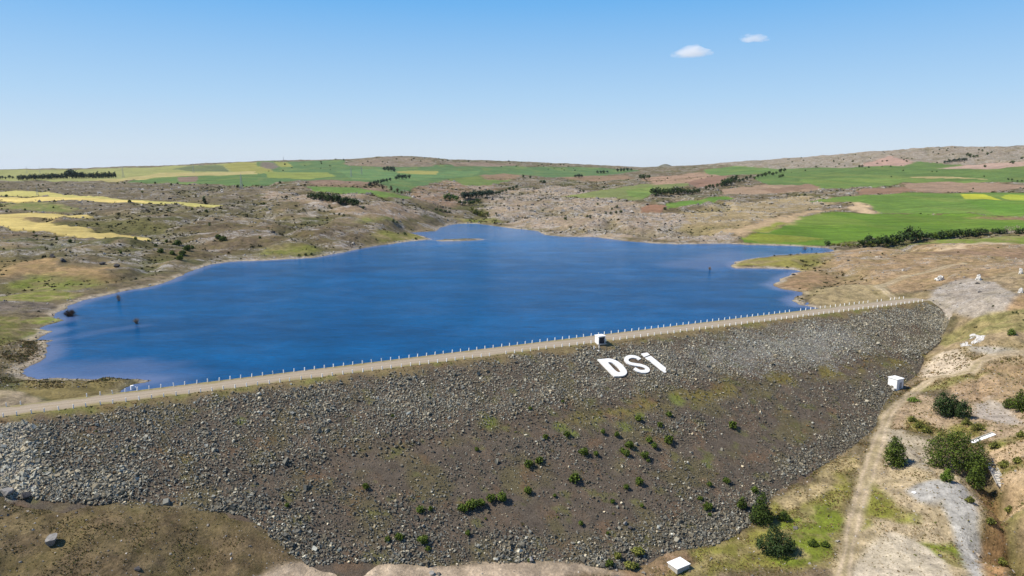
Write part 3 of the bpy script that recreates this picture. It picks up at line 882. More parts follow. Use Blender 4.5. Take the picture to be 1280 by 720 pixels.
BERM_Q = 24.0                                        # faint bench across the face
WHITE_L = [tuple(on_face(x, y)[:2]) for x, y in ((-60, 530), (30, 528), (42, 560), (45, 600), (55, 624), (-60, 616))]
SCREE_R = [tuple(on_face(x, y)[:2]) for x, y in ((905, 440), (960, 416), (1040, 408), (1082, 414), (1090, 422), (1060, 440), (1010, 452), (940, 458), (880, 462))]
SCREE_M = [tuple(on_face(x, y)[:2]) for x, y in ((820, 452), (900, 436), (960, 420), (940, 455), (880, 462), (840, 462))]
SOIL = [[tuple(on_face(x, y)[:2]) for x, y in pl] for pl in (
    [(640, 580), (700, 575), (800, 590), (830, 620), (760, 670), (660, 680), (600, 660), (590, 610)],
    [(830, 560), (920, 530), (1000, 510), (1060, 500), (1040, 540), (960, 570), (880, 580)],
    [(1000, 470), (1060, 445), (1110, 440), (1140, 452), (1110, 470), (1040, 478)],
    [(600, 530), (700, 508), (820, 486), (950, 462), (1000, 458), (990, 472), (880, 500), (760, 520), (640, 545)],
    [(420, 560), (500, 545), (590, 530), (600, 560), (540, 600), (460, 610), (410, 590)])]


def face_density(Xp, Yp, q, s):
    """how much of the rock blanket shows, 0..1, and how coarse it is"""
    n1 = fbm(Xp, Yp, 16, 4, 101); n2 = fbm(Xp, Yp, 5, 3, 111)
    den = .74 + .34 * n1 + .16 * n2
    for pl in SOIL:
        dist = seg_dist(Xp, Yp, pl, True); inn = in_poly(Xp, Yp, pl)
        den = den - .46 * ss(-4, 4, np.where(inn, dist, -dist) + n1 * 3)
    toe_d = seg_dist(Xp, Yp, [p[:2] for p in toe3], False)
    nearby = 1 - ss(2.5, 9, toe_d)
    den = den + nearby * .4 * ss(-.4, .4, n1)
    wl = in_poly(Xp + n2 * 3, Yp + n2 * 3, WHITE_L)
    w1 = (hash01(np.floor(Xp * 7), np.floor(Yp * 7), 5) - .5) * 9; w2 = (hash01(np.floor(Xp * 7), np.floor(Yp * 7), 6) - .5) * 9
    sr = in_poly(Xp + n2 * 3 + n1 * 2 + w1, Yp + n2 * 3 - n1 * 2 + w2, SCREE_R) & (w1 < 3.6)
    sr |= in_poly(Xp + n1 * 3 + w1, Yp + n2 * 3 + w2, SCREE_M) & (w2 < 0)
    return np.clip(den, 0, 1), nearby, wl, sr, n1, n2


def make_dam():
    root = bpy.data.objects.new('embankment_dam', None); COL.objects.link(root)
    tag(root, 'long rockfill embankment dam with dark stony face crossing the valley', 'dam')
    # downstream face with its crest shoulder
    ss_ = np.arange(S_L, S_R + .1, .7); qf = np.concatenate([[Q1 - 1.2, Q1 - .5], np.arange(Q1, 78, .6)])
    S2, Q2 = np.meshgrid(ss_, qf, indexing='ij')
    PX = DO[0] + tv[0] * S2 + nv[0] * Q2; PY = DO[1] + tv[1] * S2 + nv[1] * Q2
    den, nb_, wl, sr, n1, n2 = face_density(PX, PY, Q2, S2)
    edge = ss(Q1 - .2, Q1 + 2, Q2)
    Z = dam_z(Q2) - .02 + edge * (.28 * n1 + .10 * n2 - .05) - .2 * np.exp(-((Q2 - BERM_Q) / 2.5) ** 2) * edge
    Z = Z + .12 * np.exp(-((Q2 - BERM_Q - 3) / 2.5) ** 2) * edge
    col = np.empty(PX.shape + (3,)); col[:] = alb((106, 95, 82))
    def lc(cc, m): col[:] = col * (1 - m[..., None]) + alb(cc) * m[..., None]
    lc((116, 98, 80), ss(.0, .5, n2) * .6); lc((110, 102, 70), ss(.1, .5, fbm(PX, PY, 11, 3, 121)) * .7)
    lc((110, 96, 82), ss(.0, .7, n1) * .4)
    berm = np.exp(-((Q2 - BERM_Q) / 3.2) ** 2) * ss(-.1, .3, fbm(PX, PY, 9, 3, 131)) * ss(-20, 20, S2)
    lc((134, 122, 62), berm * .8)
    lc((146, 128, 90), (1 - ss(Q1, Q1 + 3.5, Q2 + n2 * 2)) * .9)
    lc((132, 132, 72), (1 - ss(Q1 - .5, Q1 + 2.0, Q2 + n2 * 2)) * ss(.1, .5, fbm(PX, PY, 14, 2, 141)) * .8)
    lc((176, 168, 158), ss(0, 1, wl.astype(float)) * .8); lc((160, 158, 152), sr * .5)
    # dry reddish and green grass flecks
    gr = ss(.42, .62, fbm(PX, PY, 4.5, 3, 151)); lc((116, 118, 62), gr * .5)
    rd = ss(.45, .62, fbm(PX, PY, 5.5, 3, 161)); lc((132, 102, 74), rd * .4)
    for px, py, w in ((701, 534, 4.0), (716, 542, 3), (800, 521, 3), (783, 532, 3.2), (885, 578, 3), (300, 525, 3), (845, 500, 5), (610, 528, 4)):
        g0 = on_face(px, py); m = 1 - ss(w * .25, w * .6, np.hypot(PX - g0[0] + n2 * .8, PY - g0[1] + n2)); lc((122, 132, 58), m * .7)
    V = np.stack([PX, PY, Z], -1).reshape(-1, 3)
    a = np.arange(PX.size).reshape(PX.shape)
    qd = np.stack([a[:-1, :-1], a[:-1, 1:], a[1:, 1:], a[1:, :-1]], -1).reshape(-1, 4)
    t = NT('dam_face_soil', .95, .1)
    fine = t.noise(2.6, 6, .7); mid = t.noise(.5, 8, .7)
    fac = t.math('MULTIPLY', t.mapr(fine, .3, .7, .62, 1.32), t.mapr(mid, .32, .68, .72, 1.25))
    cc = t.scalecol(t.attr('Col'), fac)
    sm = t.math('MAXIMUM', t.mapr(t.vor(3.4), .04, .24, 1, 0), t.mapr(t.vor(5.6), .05, .26, 1, 0))               # grit too small to model
    sel = t.mapr(t.noise(1.1, 4, .6), .40, .54, 0, 1)
    cc = t.mix(t.math('MULTIPLY', t.math('MULTIPLY', sm, sel), .62), cc, alb((158, 152, 144)))
    t.color(cc); t.bump(t.math('ADD', fine, mid), .8, .25)
    obj('downstream_face', np_mesh('downstream_face', V, qd, {'Col': np.clip(col.reshape(-1, 3), .004, .8)}, True, [t.m]), root)
    # upstream face
    su = np.arange(S_L, S_R + .1, 1.5); qu = np.concatenate([np.arange(-26, Q0 - .1, 1.0), [Q0 - .3, Q0, Q0 + .5]])
    S2, Q2 = np.meshgrid(su, qu, indexing='ij')
    PX = DO[0] + tv[0] * S2 + nv[0] * Q2; PY = DO[1] + tv[1] * S2 + nv[1] * Q2
    Z = dam_z(Q2) - .02 + .12 * fbm(PX, PY, 4, 3, 171) * ss(Q0, Q0 - 1, Q2)
    V = np.stack([PX, PY, Z], -1).reshape(-1, 3)
    a = np.arange(PX.size).reshape(PX.shape)
    qd = np.stack([a[:-1, :-1], a[:-1, 1:], a[1:, 1:], a[1:, :-1]], -1).reshape(-1, 4)
    cu_ = np.tile(alb((150, 140, 122)), (len(V), 1))
    obj('upstream_face', np_mesh('upstream_face', V, qd, {'Col': cu_}, True, [t.m]), root)
    # crest road
    sr_ = np.arange(S_L, S_R + .1, .5); qr = np.arange(Q0 + .2, Q1 - .15, .35)
    S2, Q2 = np.meshgrid(sr_, qr, indexing='ij')
    PX = DO[0] + tv[0] * S2 + nv[0] * Q2; PY = DO[1] + tv[1] * S2 + nv[1] * Q2
    n1 = fbm(PX, PY, 5, 3, 181); n2 = fbm(S2 * .25, Q2 * 2, 3, 3, 191)
    mid = (Q0 + Q1) / 2
    Z = CREST + .06 - .012 * (Q2 - mid) ** 2 * .3 + .025 * n1
    col = np.empty(PX.shape + (3,)); col[:] = alb((172, 157, 136))
    lc2 = lambda cc, m: col.__setitem__(slice(None), col * (1 - m[..., None]) + alb(cc) * m[..., None])
    off = np.abs(Q2 - mid)
    lc2((170, 152, 120), ss(.1, .5, n1) * .5)
    lc2((190, 175, 152), np.exp(-((off - .9) / .35) ** 2) * .7)
    lc2((146, 136, 86), ss(2.3, 3.2, off + n1 * .9) * .75)
    V = np.stack([PX, PY, Z], -1).reshape(-1, 3)
    a = np.arange(PX.size).reshape(PX.shape)
    qd = np.stack([a[:-1, :-1], a[:-1, 1:], a[1:, 1:], a[1:, :-1]], -1).reshape(-1, 4)
    t2 = NT('crest_gravel', .95, .1)
    f2 = t2.noise(3.0, 6, .7)
    t2.color(t2.scalecol(t2.attr('Col'), t2.mapr(f2, .3, .7, .8, 1.15))); t2.bump(f2, .4, .08)
    obj('crest_road', np_mesh('crest_road', V, qd, {'Col': np.clip(col.reshape(-1, 3), .004, .8)}, True, [t2.m]), root)
    # end wall below ground closes the body on both sides
make_dam()

# ------------------------------------------------------------------ loose stones (nobody could count them)
CUBE = np.array([[-1, -1, -1], [1, -1, -1], [1, 1, -1], [-1, 1, -1], [-1, -1, 1], [1, -1, 1], [1, 1, 1], [-1, 1, 1]], float)
CF = np.array([[0, 3, 2, 1], [4, 5, 6, 7], [0, 1, 5, 4], [1, 2, 6, 5], [2, 3, 7, 6], [3, 0, 4, 7]])


def stones(name, pos, rad, col, mat, flat=.7):
    N = len(pos)
    v = CUBE[None] * np.array([1, 1, flat]) + rng.normal(0, .30, (N, 8, 3))
    v = v * (rad[:, None, None] * .72) * rng.uniform(.75, 1.3, (N, 1, 3))
    ang = rng.uniform(0, 2 * math.pi, N); tl = rng.normal(0, .5, N); tl2 = rng.normal(0, .5, N)
    def rot(v, a, i, j):
        c, s = np.cos(a)[:, None], np.sin(a)[:, None]
        x = v[:, :, i] * c - v[:, :, j] * s; y = v[:, :, i] * s + v[:, :, j] * c
        v[:, :, i] = x; v[:, :, j] = y
    rot(v, tl, 0, 2); rot(v, tl2, 1, 2); rot(v, ang, 0, 1)
    V = (v + pos[:, None]).reshape(-1, 3)
    Fc = (CF[None] + (np.arange(N) * 8)[:, None, None]).reshape(-1, 4)
    return np_mesh(name, V, Fc, {'Col': np.repeat(col, 8, 0)}, False, [mat])


ts = NT('broken_stone', .9, .2)
nf = ts.noise(4.0, 4, .6)
ts.color(ts.scalecol(ts.attr('Col'), ts.mapr(nf, .3, .7, .8, 1.15)))
M_STONE = ts.m


def fc(zx, zy):
    """face coordinates of a point of the lettering (surveyed on the enlarged photo)"""
    P_ = on_face(730 + zx / 8, 400 + zy / 8)
    s_ = float((P_[:2] - DO) @ tv); q_ = float((P_[:2] - DO) @ nv)
    return (s_, (q_ - Q1) * math.sqrt(1 + 1 / SLOPE ** 2))


LETTER_ZONES = [[fc(*p_) for p_ in pl] for pl in (((125, 398), (240, 380), (330, 400), (420, 480), (445, 540), (420, 585), (290, 590)),
                ((390, 395), (460, 355), (580, 385), (590, 440), (680, 500), (655, 550), (545, 545), (490, 480), (400, 440)), ((550, 335), (640, 322), (850, 510), (825, 550), (770, 530), (590, 392)))]


def make_riprap():
    N = 520000
    s = rng.uniform(-122, 170, N); q = rng.uniform(Q1 + .6, 72, N)
    X = DO[0] + tv[0] * s + nv[0] * q; Y = DO[1] + tv[1] * s + nv[1] * q
    ok = in_poly(X, Y, foot) & (X > -130)
    s, q, X, Y = s[ok], q[ok], X[ok], Y[ok]
    den, nb_, wl, sr, n1, n2 = face_density(X, Y, q, s)
    top = ss(Q1 + .5, Q1 + 4, q + n2 * 2)
    pr = den ** 1.6 * top * (.66 + .5 * ss(28, 21, q + n1 * 5) + .3 * nb_) * (1 - .55 * np.exp(-((q - BERM_Q) / 2.2) ** 2) * (s > -20))
    pr = np.where(wl, .95, pr); pr = np.where(sr, .9, pr)
    ok = rng.uniform(0, 1, len(s)) < pr * .62
    s, q, X, Y, nb_, wl, sr, n1, den = [a[ok] for a in (s, q, X, Y, nb_, wl, sr, n1, den)]
    N = len(s)
    rad = np.exp(rng.normal(math.log(.104), .42, N)) * (1 + .25 * np.clip(n1, -1, 1))
    lf = ss(70, -30, s); rad *= 1 + nb_ * (.15 + .45 * lf) * (.4 + .6 * ss(-.2, .5, n1)) + wl * .4 + .12 * ss(24, 14, q) * lf; rad = np.where(sr, rad * .75, rad)
    rad = np.where(rng.uniform(0, 1, N) < .010, rad * 1.9, rad)
    rad = np.clip(rad, .07, .75)
    lm = np.zeros(N, bool)
    for sh_ in LETTER_ZONES: lm |= in_poly(s, (q - Q1) * math.sqrt(1 + 1 / SLOPE ** 2), sh_)
    z = dam_z(q) + .28 * fbm(X, Y, 16, 4, 101) + rad * .18 - lm * 1.5
    b = rng.uniform(0, 1, N)
    g = 92 + 70 * b ** 1.5 + 30 * ss(27, 21, q + n1 * 4)
    g = np.where(rng.uniform(0, 1, N) < .05, rng.uniform(180, 235, N), g)
    g = g + nb_ * 12 * lf; g = np.where(wl, g * .6 + 92, g); g = np.where(sr, g * .6 + 96, g)
    tint = rng.uniform(-1, 1, N)
    c = np.stack([g * (1.005 + .04 * tint), g * .965, g * (.85 - .05 * tint)], 1)
    c = np.where(sr[:, None], c * np.array([.98, 1, 1.04]), c)
    me = stones('riprap_stones', np.stack([X, Y, z], 1), rad, alb(np.clip(c, 0, 245)), M_STONE)
    tag(obj('riprap_stones', me), 'blanket of broken grey rock covering the dam face', None, None, 'stuff')
    print('riprap', N)
make_riprap()
def pick(weight, N, rmin, rmax):
    """random points of the ground sheet, more where weight is high"""
    i0 = np.searchsorted(rows, rmin); i1 = np.searchsorted(rows, rmax) - 1
    w = weight[i0:i1, :len(dense) - 1] * (RAD[i0:i1, :len(dense) - 1] * (rows[i0 + 1:i1 + 1] - rows[i0:i1])[:, None])
    w = np.clip(w, 0, None).ravel(); cum = np.cumsum(w); k = np.searchsorted(cum, rng.uniform(0, cum[-1], N))
    k = np.clip(k, 0, len(w) - 1)
    ii = k // (len(dense) - 1) + i0; jj = k % (len(dense) - 1)
    r = rows[ii] + (rows[ii + 1] - rows[ii]) * rng.uniform(0, 1, N); th = dense[jj] + (dense[jj + 1] - dense[jj]) * rng.uniform(0, 1, N)
    x = r * np.sin(th); y = r * np.cos(th)
    return np.stack([x, y, ground(x, y)], 1), ii, jj


off_dam = np.where(GIN, 0.0, 1.0)
dryland = (GD > .6) * off_dam


def make_field_stones():
    w = (ledge * 1.6 + .06 * rock + .9 * rim) * dryland * (wild > .45)
    p, ii, jj = pick(w / np.maximum(RAD, 200) ** 1.0, 11000, 240, 1300)
    rad = np.exp(rng.normal(math.log(.42), .5, len(p))) * np.clip(p[:, 1] / 600, .55, 1.3)
    g = rng.uniform(120, 196, len(p)); g = np.where(rng.uniform(0, 1, len(p)) < .25, rng.uniform(60, 110, len(p)), g)
    c = np.stack([g * 1.01, g * .975, g * .93], 1)
    p[:, 2] += rad * .05
    tag(obj('hillside_stones', stones('hillside_stones', p, rad, alb(c), M_STONE, .55)), 'pale stones and ledges strewn over hillsides around the lake', None, None, 'stuff')
    w = (.3 * rock + .15 * wild) * dryland
    p, ii, jj = pick(w, 14000, 88, 240)
    rad = np.exp(rng.normal(math.log(.085), .5, len(p)))
    g = rng.uniform(110, 215, len(p)); c = np.stack([g * 1.02, g * .97, g * .9], 1)
    tag(obj('valley_stones', stones('valley_stones', p, rad, alb(c), M_STONE, .6)), 'small loose stones lying about the valley floor', None, None, 'stuff')
make_field_stones()

tf_ = NT('foliage', .75, .15)
tf_.color(tf_.scalecol(tf_.attr('Col'), tf_.mapr(tf_.noise(1.3, 3, .6), .3, .7, .8, 1.2)))
M_LEAF = tf_.m
M_BARK = plain('bark', (96, 80, 64), .9, .3, 6.0)
M_TWIG = plain('dry_twigs', (150, 130, 112), .9, .3, 6.0)
M_DARKTWIG = plain('wet_twigs', (84, 66, 54), .9, .3, 6.0)
KL = .74


def leaf_quads(lobes, n, size, cols, seed, up=.25, shell=.5):
    """many small leaf-clump faces spread through the volume of the lobes"""
    g = np.random.default_rng(seed)
    lobes = np.array(lobes, float)                         # x y z rx ry rz
    wt = (lobes[:, 3] * lobes[:, 4] * lobes[:, 5]) ** .67; wt /= wt.sum()
    li = g.choice(len(lobes), n, p=wt)
    d = g.normal(size=(n, 3)); d /= np.linalg.norm(d, axis=1)[:, None]
    r = shell + (1.04 - shell) * g.uniform(0, 1, n) ** .6
    r *= 1 + .16 * np.sin(d[:, 0] * 5 + li) * np.cos(d[:, 1] * 6 + 2 * li) + .12 * np.sin(d[:, 2] * 7 + li)
    L = lobes[li]
    p = L[:, :3] + d * r[:, None] * L[:, 3:]
    nn = d + g.normal(size=(n, 3)) * .7; nn[:, 2] += up; nn /= np.linalg.norm(nn, axis=1)[:, None]
    a = np.cross(nn, g.normal(size=(n, 3))); a /= np.linalg.norm(a, axis=1)[:, None]
    b = np.cross(nn, a)
    sz = size * g.uniform(.6, 1.35, n)[:, None]
    k = .75
    V = np.stack([p - a * sz - b * sz * k * .3, p + b * sz * k, p + a * sz + b * sz * .1, p - b * sz * k], 1).reshape(-1, 3)
    V[:, 2] = np.maximum(V[:, 2], .02)
    Fc = np.arange(n * 4).reshape(n, 4)
    cols = np.array([alb(c, KL) for c in cols])
    mixv = np.clip(g.normal(.5, .3, n) + .25 * np.sin(p[:, 0] * 2.1 + seed) * np.sin(p[:, 1] * 2.3) + .15 * np.sin(p[:, 2] * 3), 0, 1)[:, None]
    c = cols[0] * (1 - mixv) + cols[1] * mixv
    return V, Fc, np.repeat(c, 4, 0)


def tubes(segs, sides=5):
    """segs: (p0, p1, r0, r1) -> quads"""
    V, Fq = [], []
    for p0, p1, r0, r1 in segs:
        p0 = np.array(p0, float); p1 = np.array(p1, float)
        d = p1 - p0; d /= np.linalg.norm(d) + 1e-9
        a = np.cross(d, [0.3, .9, .2]); a /= np.linalg.norm(a); b = np.cross(d, a)
        o = len(V)
        for p, r in ((p0, r0), (p1, r1)):
            for k in range(sides):
                an = 2 * math.pi * k / sides
                V.append(p + (a * math.cos(an) + b * math.sin(an)) * r)
        for k in range(sides):
            k2 = (k + 1) % sides
            Fq.append([o + k, o + k2, o + sides + k2, o + sides + k])
    return np.array(V), np.array(Fq)


def limb_segs(h, lobes, r0, seed, forks=True):
    g = np.random.default_rng(seed)
    top = np.array([g.normal(0, .04) * h, g.normal(0, .04) * h, h * .55])
    segs = [((0, 0, -.35), tuple(top * .5), r0, r0 * .75), (tuple(top * .5), tuple(top), r0 * .75, r0 * .4)]
    if forks:
        for L in lobes:
            st = top * g.uniform(.35, .9)
            segs.append((tuple(st), tuple(np.array(L[:3])), r0 * .4, r0 * .12))
    return segs


GREEN = ((44, 58, 24), (104, 122, 44))
DGREEN = ((34, 50, 30), (76, 96, 48))
OLIVE = ((70, 76, 34), (140, 142, 66))
BLUEG = ((34, 50, 44), (66, 88, 66))
PALEB = ((150, 134, 112), (196, 180, 160))


def crown_lobes(kind, seed):
    """unit-height crowns, several uneven lobes each; width about 1"""
    g = np.random.default_rng(seed)
    L = []
    if kind == 'round':
        L.append((0, 0, .52, .36, .36, .40))
        for k in range(6):
            a = g.uniform(0, 6.28); rr = g.uniform(.14, .28); L.append((math.cos(a) * rr, math.sin(a) * rr, g.uniform(.28, .78), g.uniform(.16, .25), g.uniform(.16, .25), g.uniform(.15, .22)))
    elif kind == 'poplar':
        for k in range(6):
            z = .16 + .13 * k; w = (.17, .21, .22, .19, .15, .09)[k]
            L.append((g.normal(0, .03), g.normal(0, .03), z, w, w, .14))
    elif kind == 'cone':
        for k in range(7):
            z = .14 + .115 * k; w = .40 * (1 - z * .82)
            a = g.uniform(0, 6.28); L.append((math.cos(a) * .08, math.sin(a) * .08, z, w * g.uniform(.85, 1.1), w * g.uniform(.85, 1.1), .14))
    elif kind == 'bush':
        L.append((0, 0, .38, .42, .42, .42))
        for k in range(5):
            a = g.uniform(0, 6.28); rr = g.uniform(.2, .42); L.append((math.cos(a) * rr, math.sin(a) * rr, g.uniform(.2, .55), g.uniform(.16, .28), g.uniform(.16, .28), g.uniform(.2, .34)))
    elif kind == 'wide':
        for k in range(8):
            L.append((g.uniform(-.5, .5), g.uniform(-.4, .4), g.uniform(.3, .65), g.uniform(.24, .36), g.uniform(.22, .32), g.uniform(.24, .36)))
    return L


PROTO = {}
def far_proto(kind, cols, seed, n=150, size=.085, stem=True):
    key = (kind, cols, seed)
    if key not in PROTO:
        L = crown_lobes(kind, seed)
        V, Fq, C = leaf_quads(L, n, size, cols, seed, shell=.35)
        me = np_mesh('crown', V, Fq, {'Col': C}, False, [M_LEAF])
        tv_, tq = tubes(limb_segs(1.0, L[:4], .03, seed), 5)
        tm = np_mesh('trunk', tv_, tq, None, True, [M_BARK])
        # the same tree as one mesh, for places too far off to tell crown from trunk
        V2 = np.concatenate([V, tv_]); F2 = np.concatenate([Fq, tq + len(V)])
        C2 = np.concatenate([C, np.tile(alb((96, 80, 64)), (len(tv_), 1))])
        om = np_mesh('tree', V2, F2, {'Col': C2}, False, [M_LEAF, M_BARK], np.concatenate([np.zeros(len(Fq)), np.ones(len(tq))]))
        PROTO[key] = (me, tm, om)
    return PROTO[key]


def plant(name, label, cat, px, py, hpx, kind, cols, group=None, wide=1.0, parts=None, n=150, size=.085, hmin=0.0, p=None, seeds=3):
    """one tree or shrub standing where (px, py) meets the land, hpx photo pixels tall"""
    if p is None: p = hit(px, py)
    h = max(hpx * depth(p) / F, hmin)
    cm, tm, om = far_proto(kind, cols, rng.integers(0, seeds) + 1, n, size)
    rz = rng.uniform(0, 6.28)
    h *= rng.uniform(.93, 1.07)
    sc_ = (h * wide, h * wide, h)
    p = p - np.array([0, 0, .04 * h])
    if parts is None: parts = hpx >= 8
    if parts:
        o = obj(name, None, loc=p, rz=rz, scale=sc_)
        obj('crown', cm, o); obj('trunk', tm, o)
    else:
        o = obj(name, om, loc=p, rz=rz, scale=sc_)
    tag(o, label, cat, group)
    return o


# ------------------------------------------------------------------ trees beside the track, close to the camera
def near_tree(name, label, cat, px, py, wpx, hpx, lobes, n, cols, size=.16, group=None, stems=1, seed=1):
    """lobes in units of (half width, half width, height)"""
    p = hit(px, py)
    sc_ = depth(p) / F
    w = wpx * sc_ / 2; h = hpx * sc_ * .92
    LL = [(a * w, b * w, c * h, ra * w, rb * w, rc * h) for a, b, c, ra, rb, rc in lobes]
    V, Fq, C = leaf_quads(LL, n, size, cols, seed, shell=.45)
    o = obj(name, None, loc=p)
    obj('crown', np_mesh('crown', V, Fq, {'Col': C}, False, [M_LEAF]), o)
    segs = []
    if stems == 1:
        segs = limb_segs(h, LL, max(.07, .028 * h), seed)
    else:
        g = np.random.default_rng(seed)
        for L in LL[:max(stems, 2)]:
            b = (L[0] * .55, L[1] * .55, -.3)
            segs.append((b, (L[0] * .9, L[1] * .9, L[2] * .6), .10, .06)); segs.append(((L[0] * .9, L[1] * .9, L[2] * .6), (L[0], L[1], L[2] + L[5] * .5), .06, .02))
    tV, tF = tubes(segs, 6)
    obj('trunk', np_mesh('trunk', tV, tF, None, True, [M_BARK]), o)
    tag(o, label, cat, group)
    return o


TALL = [(0, 0, .5, .72, .72, .40), (-.3, .1, .32, .6, .6, .26), (.35, -.1, .36, .6, .6, .28), (.05, .1, .76, .45, .45, .24), (-.45, -.2, .55, .4, .4, .2), (.5, .2, .58, .38, .4, .2), (.1, -.4, .22, .6, .5, .2), (-.1, 0, .93, .2, .2, .1)]
CONE = [(0, 0, .2, .85, .85, .2), (.1, -.1, .38, .72, .7, .2), (-.2, .1, .42, .5, .5, .2), (.05, 0, .58, .55, .55, .2), (-.05, .05, .75, .38, .38, .18), (.05, 0, .92, .2, .2, .12), (.5, -.2, .25, .42, .42, .2), (-.55, -.1, .22, .4, .4, .2)]
LOW = [(0, 0, .4, .75, .7, .42), (-.5, .1, .32, .45, .5, .32), (.5, -.1, .34, .45, .5, .34), (.15, .2, .68, .4, .4, .3), (-.25, -.1, .62, .36, .36, .3)]
BIG = [(-.6, .25, .45, .38, .36, .42), (-.2, .35, .6, .42, .36, .40), (.2, .2, .62, .42, .38, .38), (.55, 0, .5, .40, .38, .40), (-.35, -.15, .36, .42, .32, .34), (.1, -.25, .38, .46, .32, .36), (.5, -.4, .33, .40, .34, .32), (-.7, -.05, .3, .28, .3, .28), (.8, -.25, .36, .24, .28, .32), (-.05, .1, .8, .3, .28, .2), (.35, .3, .8, .28, .28, .18)]
near_tree('broadleaf_tree', 'lone upright dark green tree right beside the dirt track', 'tree', 1117, 583, 31, 42, TALL, 3600, GREEN, .17, seed=3)
near_tree('willow_thicket', 'widest dark green tree clump on the right above the grey gravel strip', 'tree', 1192, 588, 70, 54, BIG, 7500, GREEN, .18, stems=9, seed=4)
near_tree('broadleaf_tree', 'narrow green tree at the ditch edge below the widest tree clump', 'tree', 1218, 610, 24, 34, TALL, 2200, GREEN, .16, seed=5)
near_tree('shrub', 'small bright green bush at the head of grey gravel strip', 'shrub', 1183, 602, 17, 19, LOW, 1100, ((60, 84, 28), (120, 146, 50)), .14, stems=4, seed=6)
near_tree('broadleaf_tree', 'left and tallest of three bushy trees under the cut bank', 'tree', 1177, 519, 28, 33, TALL, 2600, DGREEN, .17, 'bushy trees under the cut bank', seed=7)
near_tree('broadleaf_tree', 'middle of three bushy trees under the cut bank', 'tree', 1190, 520, 21, 30, TALL, 1900, DGREEN, .17, 'bushy trees under the cut bank', seed=8)
near_tree('broadleaf_tree', 'right and lowest of three bushy trees under the cut bank', 'tree', 1203, 522, 22, 25, LOW, 1700, DGREEN, .17, 'bushy trees under the cut bank', stems=3, seed=9)
near_tree('broadleaf_tree', 'dark leafy tree at the far right edge beside rounded grey slab', 'tree', 1274, 514, 26, 28, TALL, 2200, GREEN, .17, seed=10)
near_tree('shrub', 'lighter green bush leaning left of dark tree at right edge', 'shrub', 1261, 510, 17, 15, LOW, 1000, GREEN, .15, stems=4, seed=11)
near_tree('conifer', 'dark cone shaped tree on the stones at right foot of dam', 'tree', 951, 653, 33, 43, CONE, 3400, ((34, 50, 22), (88, 106, 42)), .16, seed=12)
near_tree('broadleaf_tree', 'spreading dark tree in grass nearest the bottom of the photo', 'tree', 969, 692, 50, 40, [(-.5, .1, .35, .45, .45, .3), (.4, 0, .38, .5, .5, .34), (-.05, .1, .62, .45, .45, .3), (.0, -.2, .3, .6, .5, .28), (-.1, .1, .9, .2, .2, .14), (.75, -.1, .3, .26, .3, .24), (-.8, 0, .36, .22, .24, .16)], 3600, DGREEN, .16, seed=13)
near_tree('shrub', 'rounded bush between stones just left of the cone shaped tree', 'shrub', 927, 636, 14, 17, LOW, 900, GREEN, .14, stems=3, seed=14)
near_tree('shrub', 'low round bush in grass just right of the cone shaped tree', 'shrub', 979, 650, 17, 13, LOW, 900, GREEN, .14, stems=3, seed=15)
near_tree('shrub', 'small dark bush in meadow right of the spreading tree', 'shrub', 1016, 682, 14, 9, LOW, 600, GREEN, .13, stems=3, seed=16)
near_tree('shrub', 'tiny dark bush between the spreading tree and the dirt track', 'shrub', 1031, 683, 12, 8, LOW, 500, GREEN, .13, stems=3, seed=17)
near_tree('shrub', 'round green bush alone on the slope above white rubble', 'shrub', 1264, 419, 11, 10, LOW, 600, ((70, 92, 34), (118, 140, 58)), .15, stems=3, seed=18)
near_tree('shrub', 'flat bright green bush on the bend of the dirt track', 'shrub', 1141, 502, 16, 7, LOW, 600, ((82, 104, 40), (132, 156, 66)), .13, stems=3, seed=19)
for k, (x, y, w, h, lb) in enumerate(((1140, 527, 12, 9, 'first in a line of olive bushes running from the track bend'), (1149, 534, 14, 9, 'second in a line of olive bushes from the track bend'), (1158, 541, 14, 10, 'third in a line of olive bushes from the track bend'),
                                      (1208, 531, 14, 10, 'olive bush behind the widest tree clump, below three trees'), (1222, 538, 18, 12, 'yellow green bush beside the long pale slab'), (1243, 560, 14, 10, 'olive bush on bank just right of the long pale slab'),
                                      (1276, 546, 12, 9, 'olive bush at the right edge on the upper sandy bank'), (1255, 583, 16, 9, 'low olive bush on the sandy bank right of the flume'), (1272, 578, 14, 8, 'olive bush at right edge on the lower sandy bank'),
                                      (1212, 628, 12, 9, 'small bush on the orange bank beside the gravel strip'), (1238, 655, 13, 10, 'dark bush halfway down the ditch'), (1262, 640, 14, 9, 'green bush on the right lip of the ditch'), (1252, 705, 14, 9, 'lowest bush in the ditch at bottom right'))):
    near_tree('shrub', lb, 'shrub', x, y, w, h, LOW, 520, OLIVE, .14, stems=3, seed=30 + k)

# ------------------------------------------------------------------ bushes on the dam face
FACE = [(661, 583, 12), (674, 579, 12), (660, 616, 11), (730, 568, 12), (745, 569, 8), (709, 545, 9), (682, 548, 8), (754, 541, 8), (771, 545, 8), (787, 559, 11), (777, 565, 9), (783, 569, 10),
        (797, 525, 10), (782, 611, 9), (799, 605, 12), (703, 503, 5), (662, 512, 6), (835, 520, 10), (825, 533, 9), (811, 552, 10), (818, 559, 10), (806, 572, 11), (811, 577, 6), (886, 607, 8), (908, 603, 9), (944, 616, 11),
        (726, 656, 8), (765, 629, 8), (693, 621, 6), (759, 668, 6), (875, 625, 8), (885, 637, 13), (887, 645, 6), (802, 633, 6), (527, 640, 12), (538, 638, 8), (484, 677, 10), (499, 674, 12), (534, 688, 9), (457, 610, 10), (360, 633, 7),
        (607, 649, 4), (585, 668, 8), (491, 521, 5), (596, 563, 6), (762, 707, 11), (796, 710, 9), (661, 702, 6)]
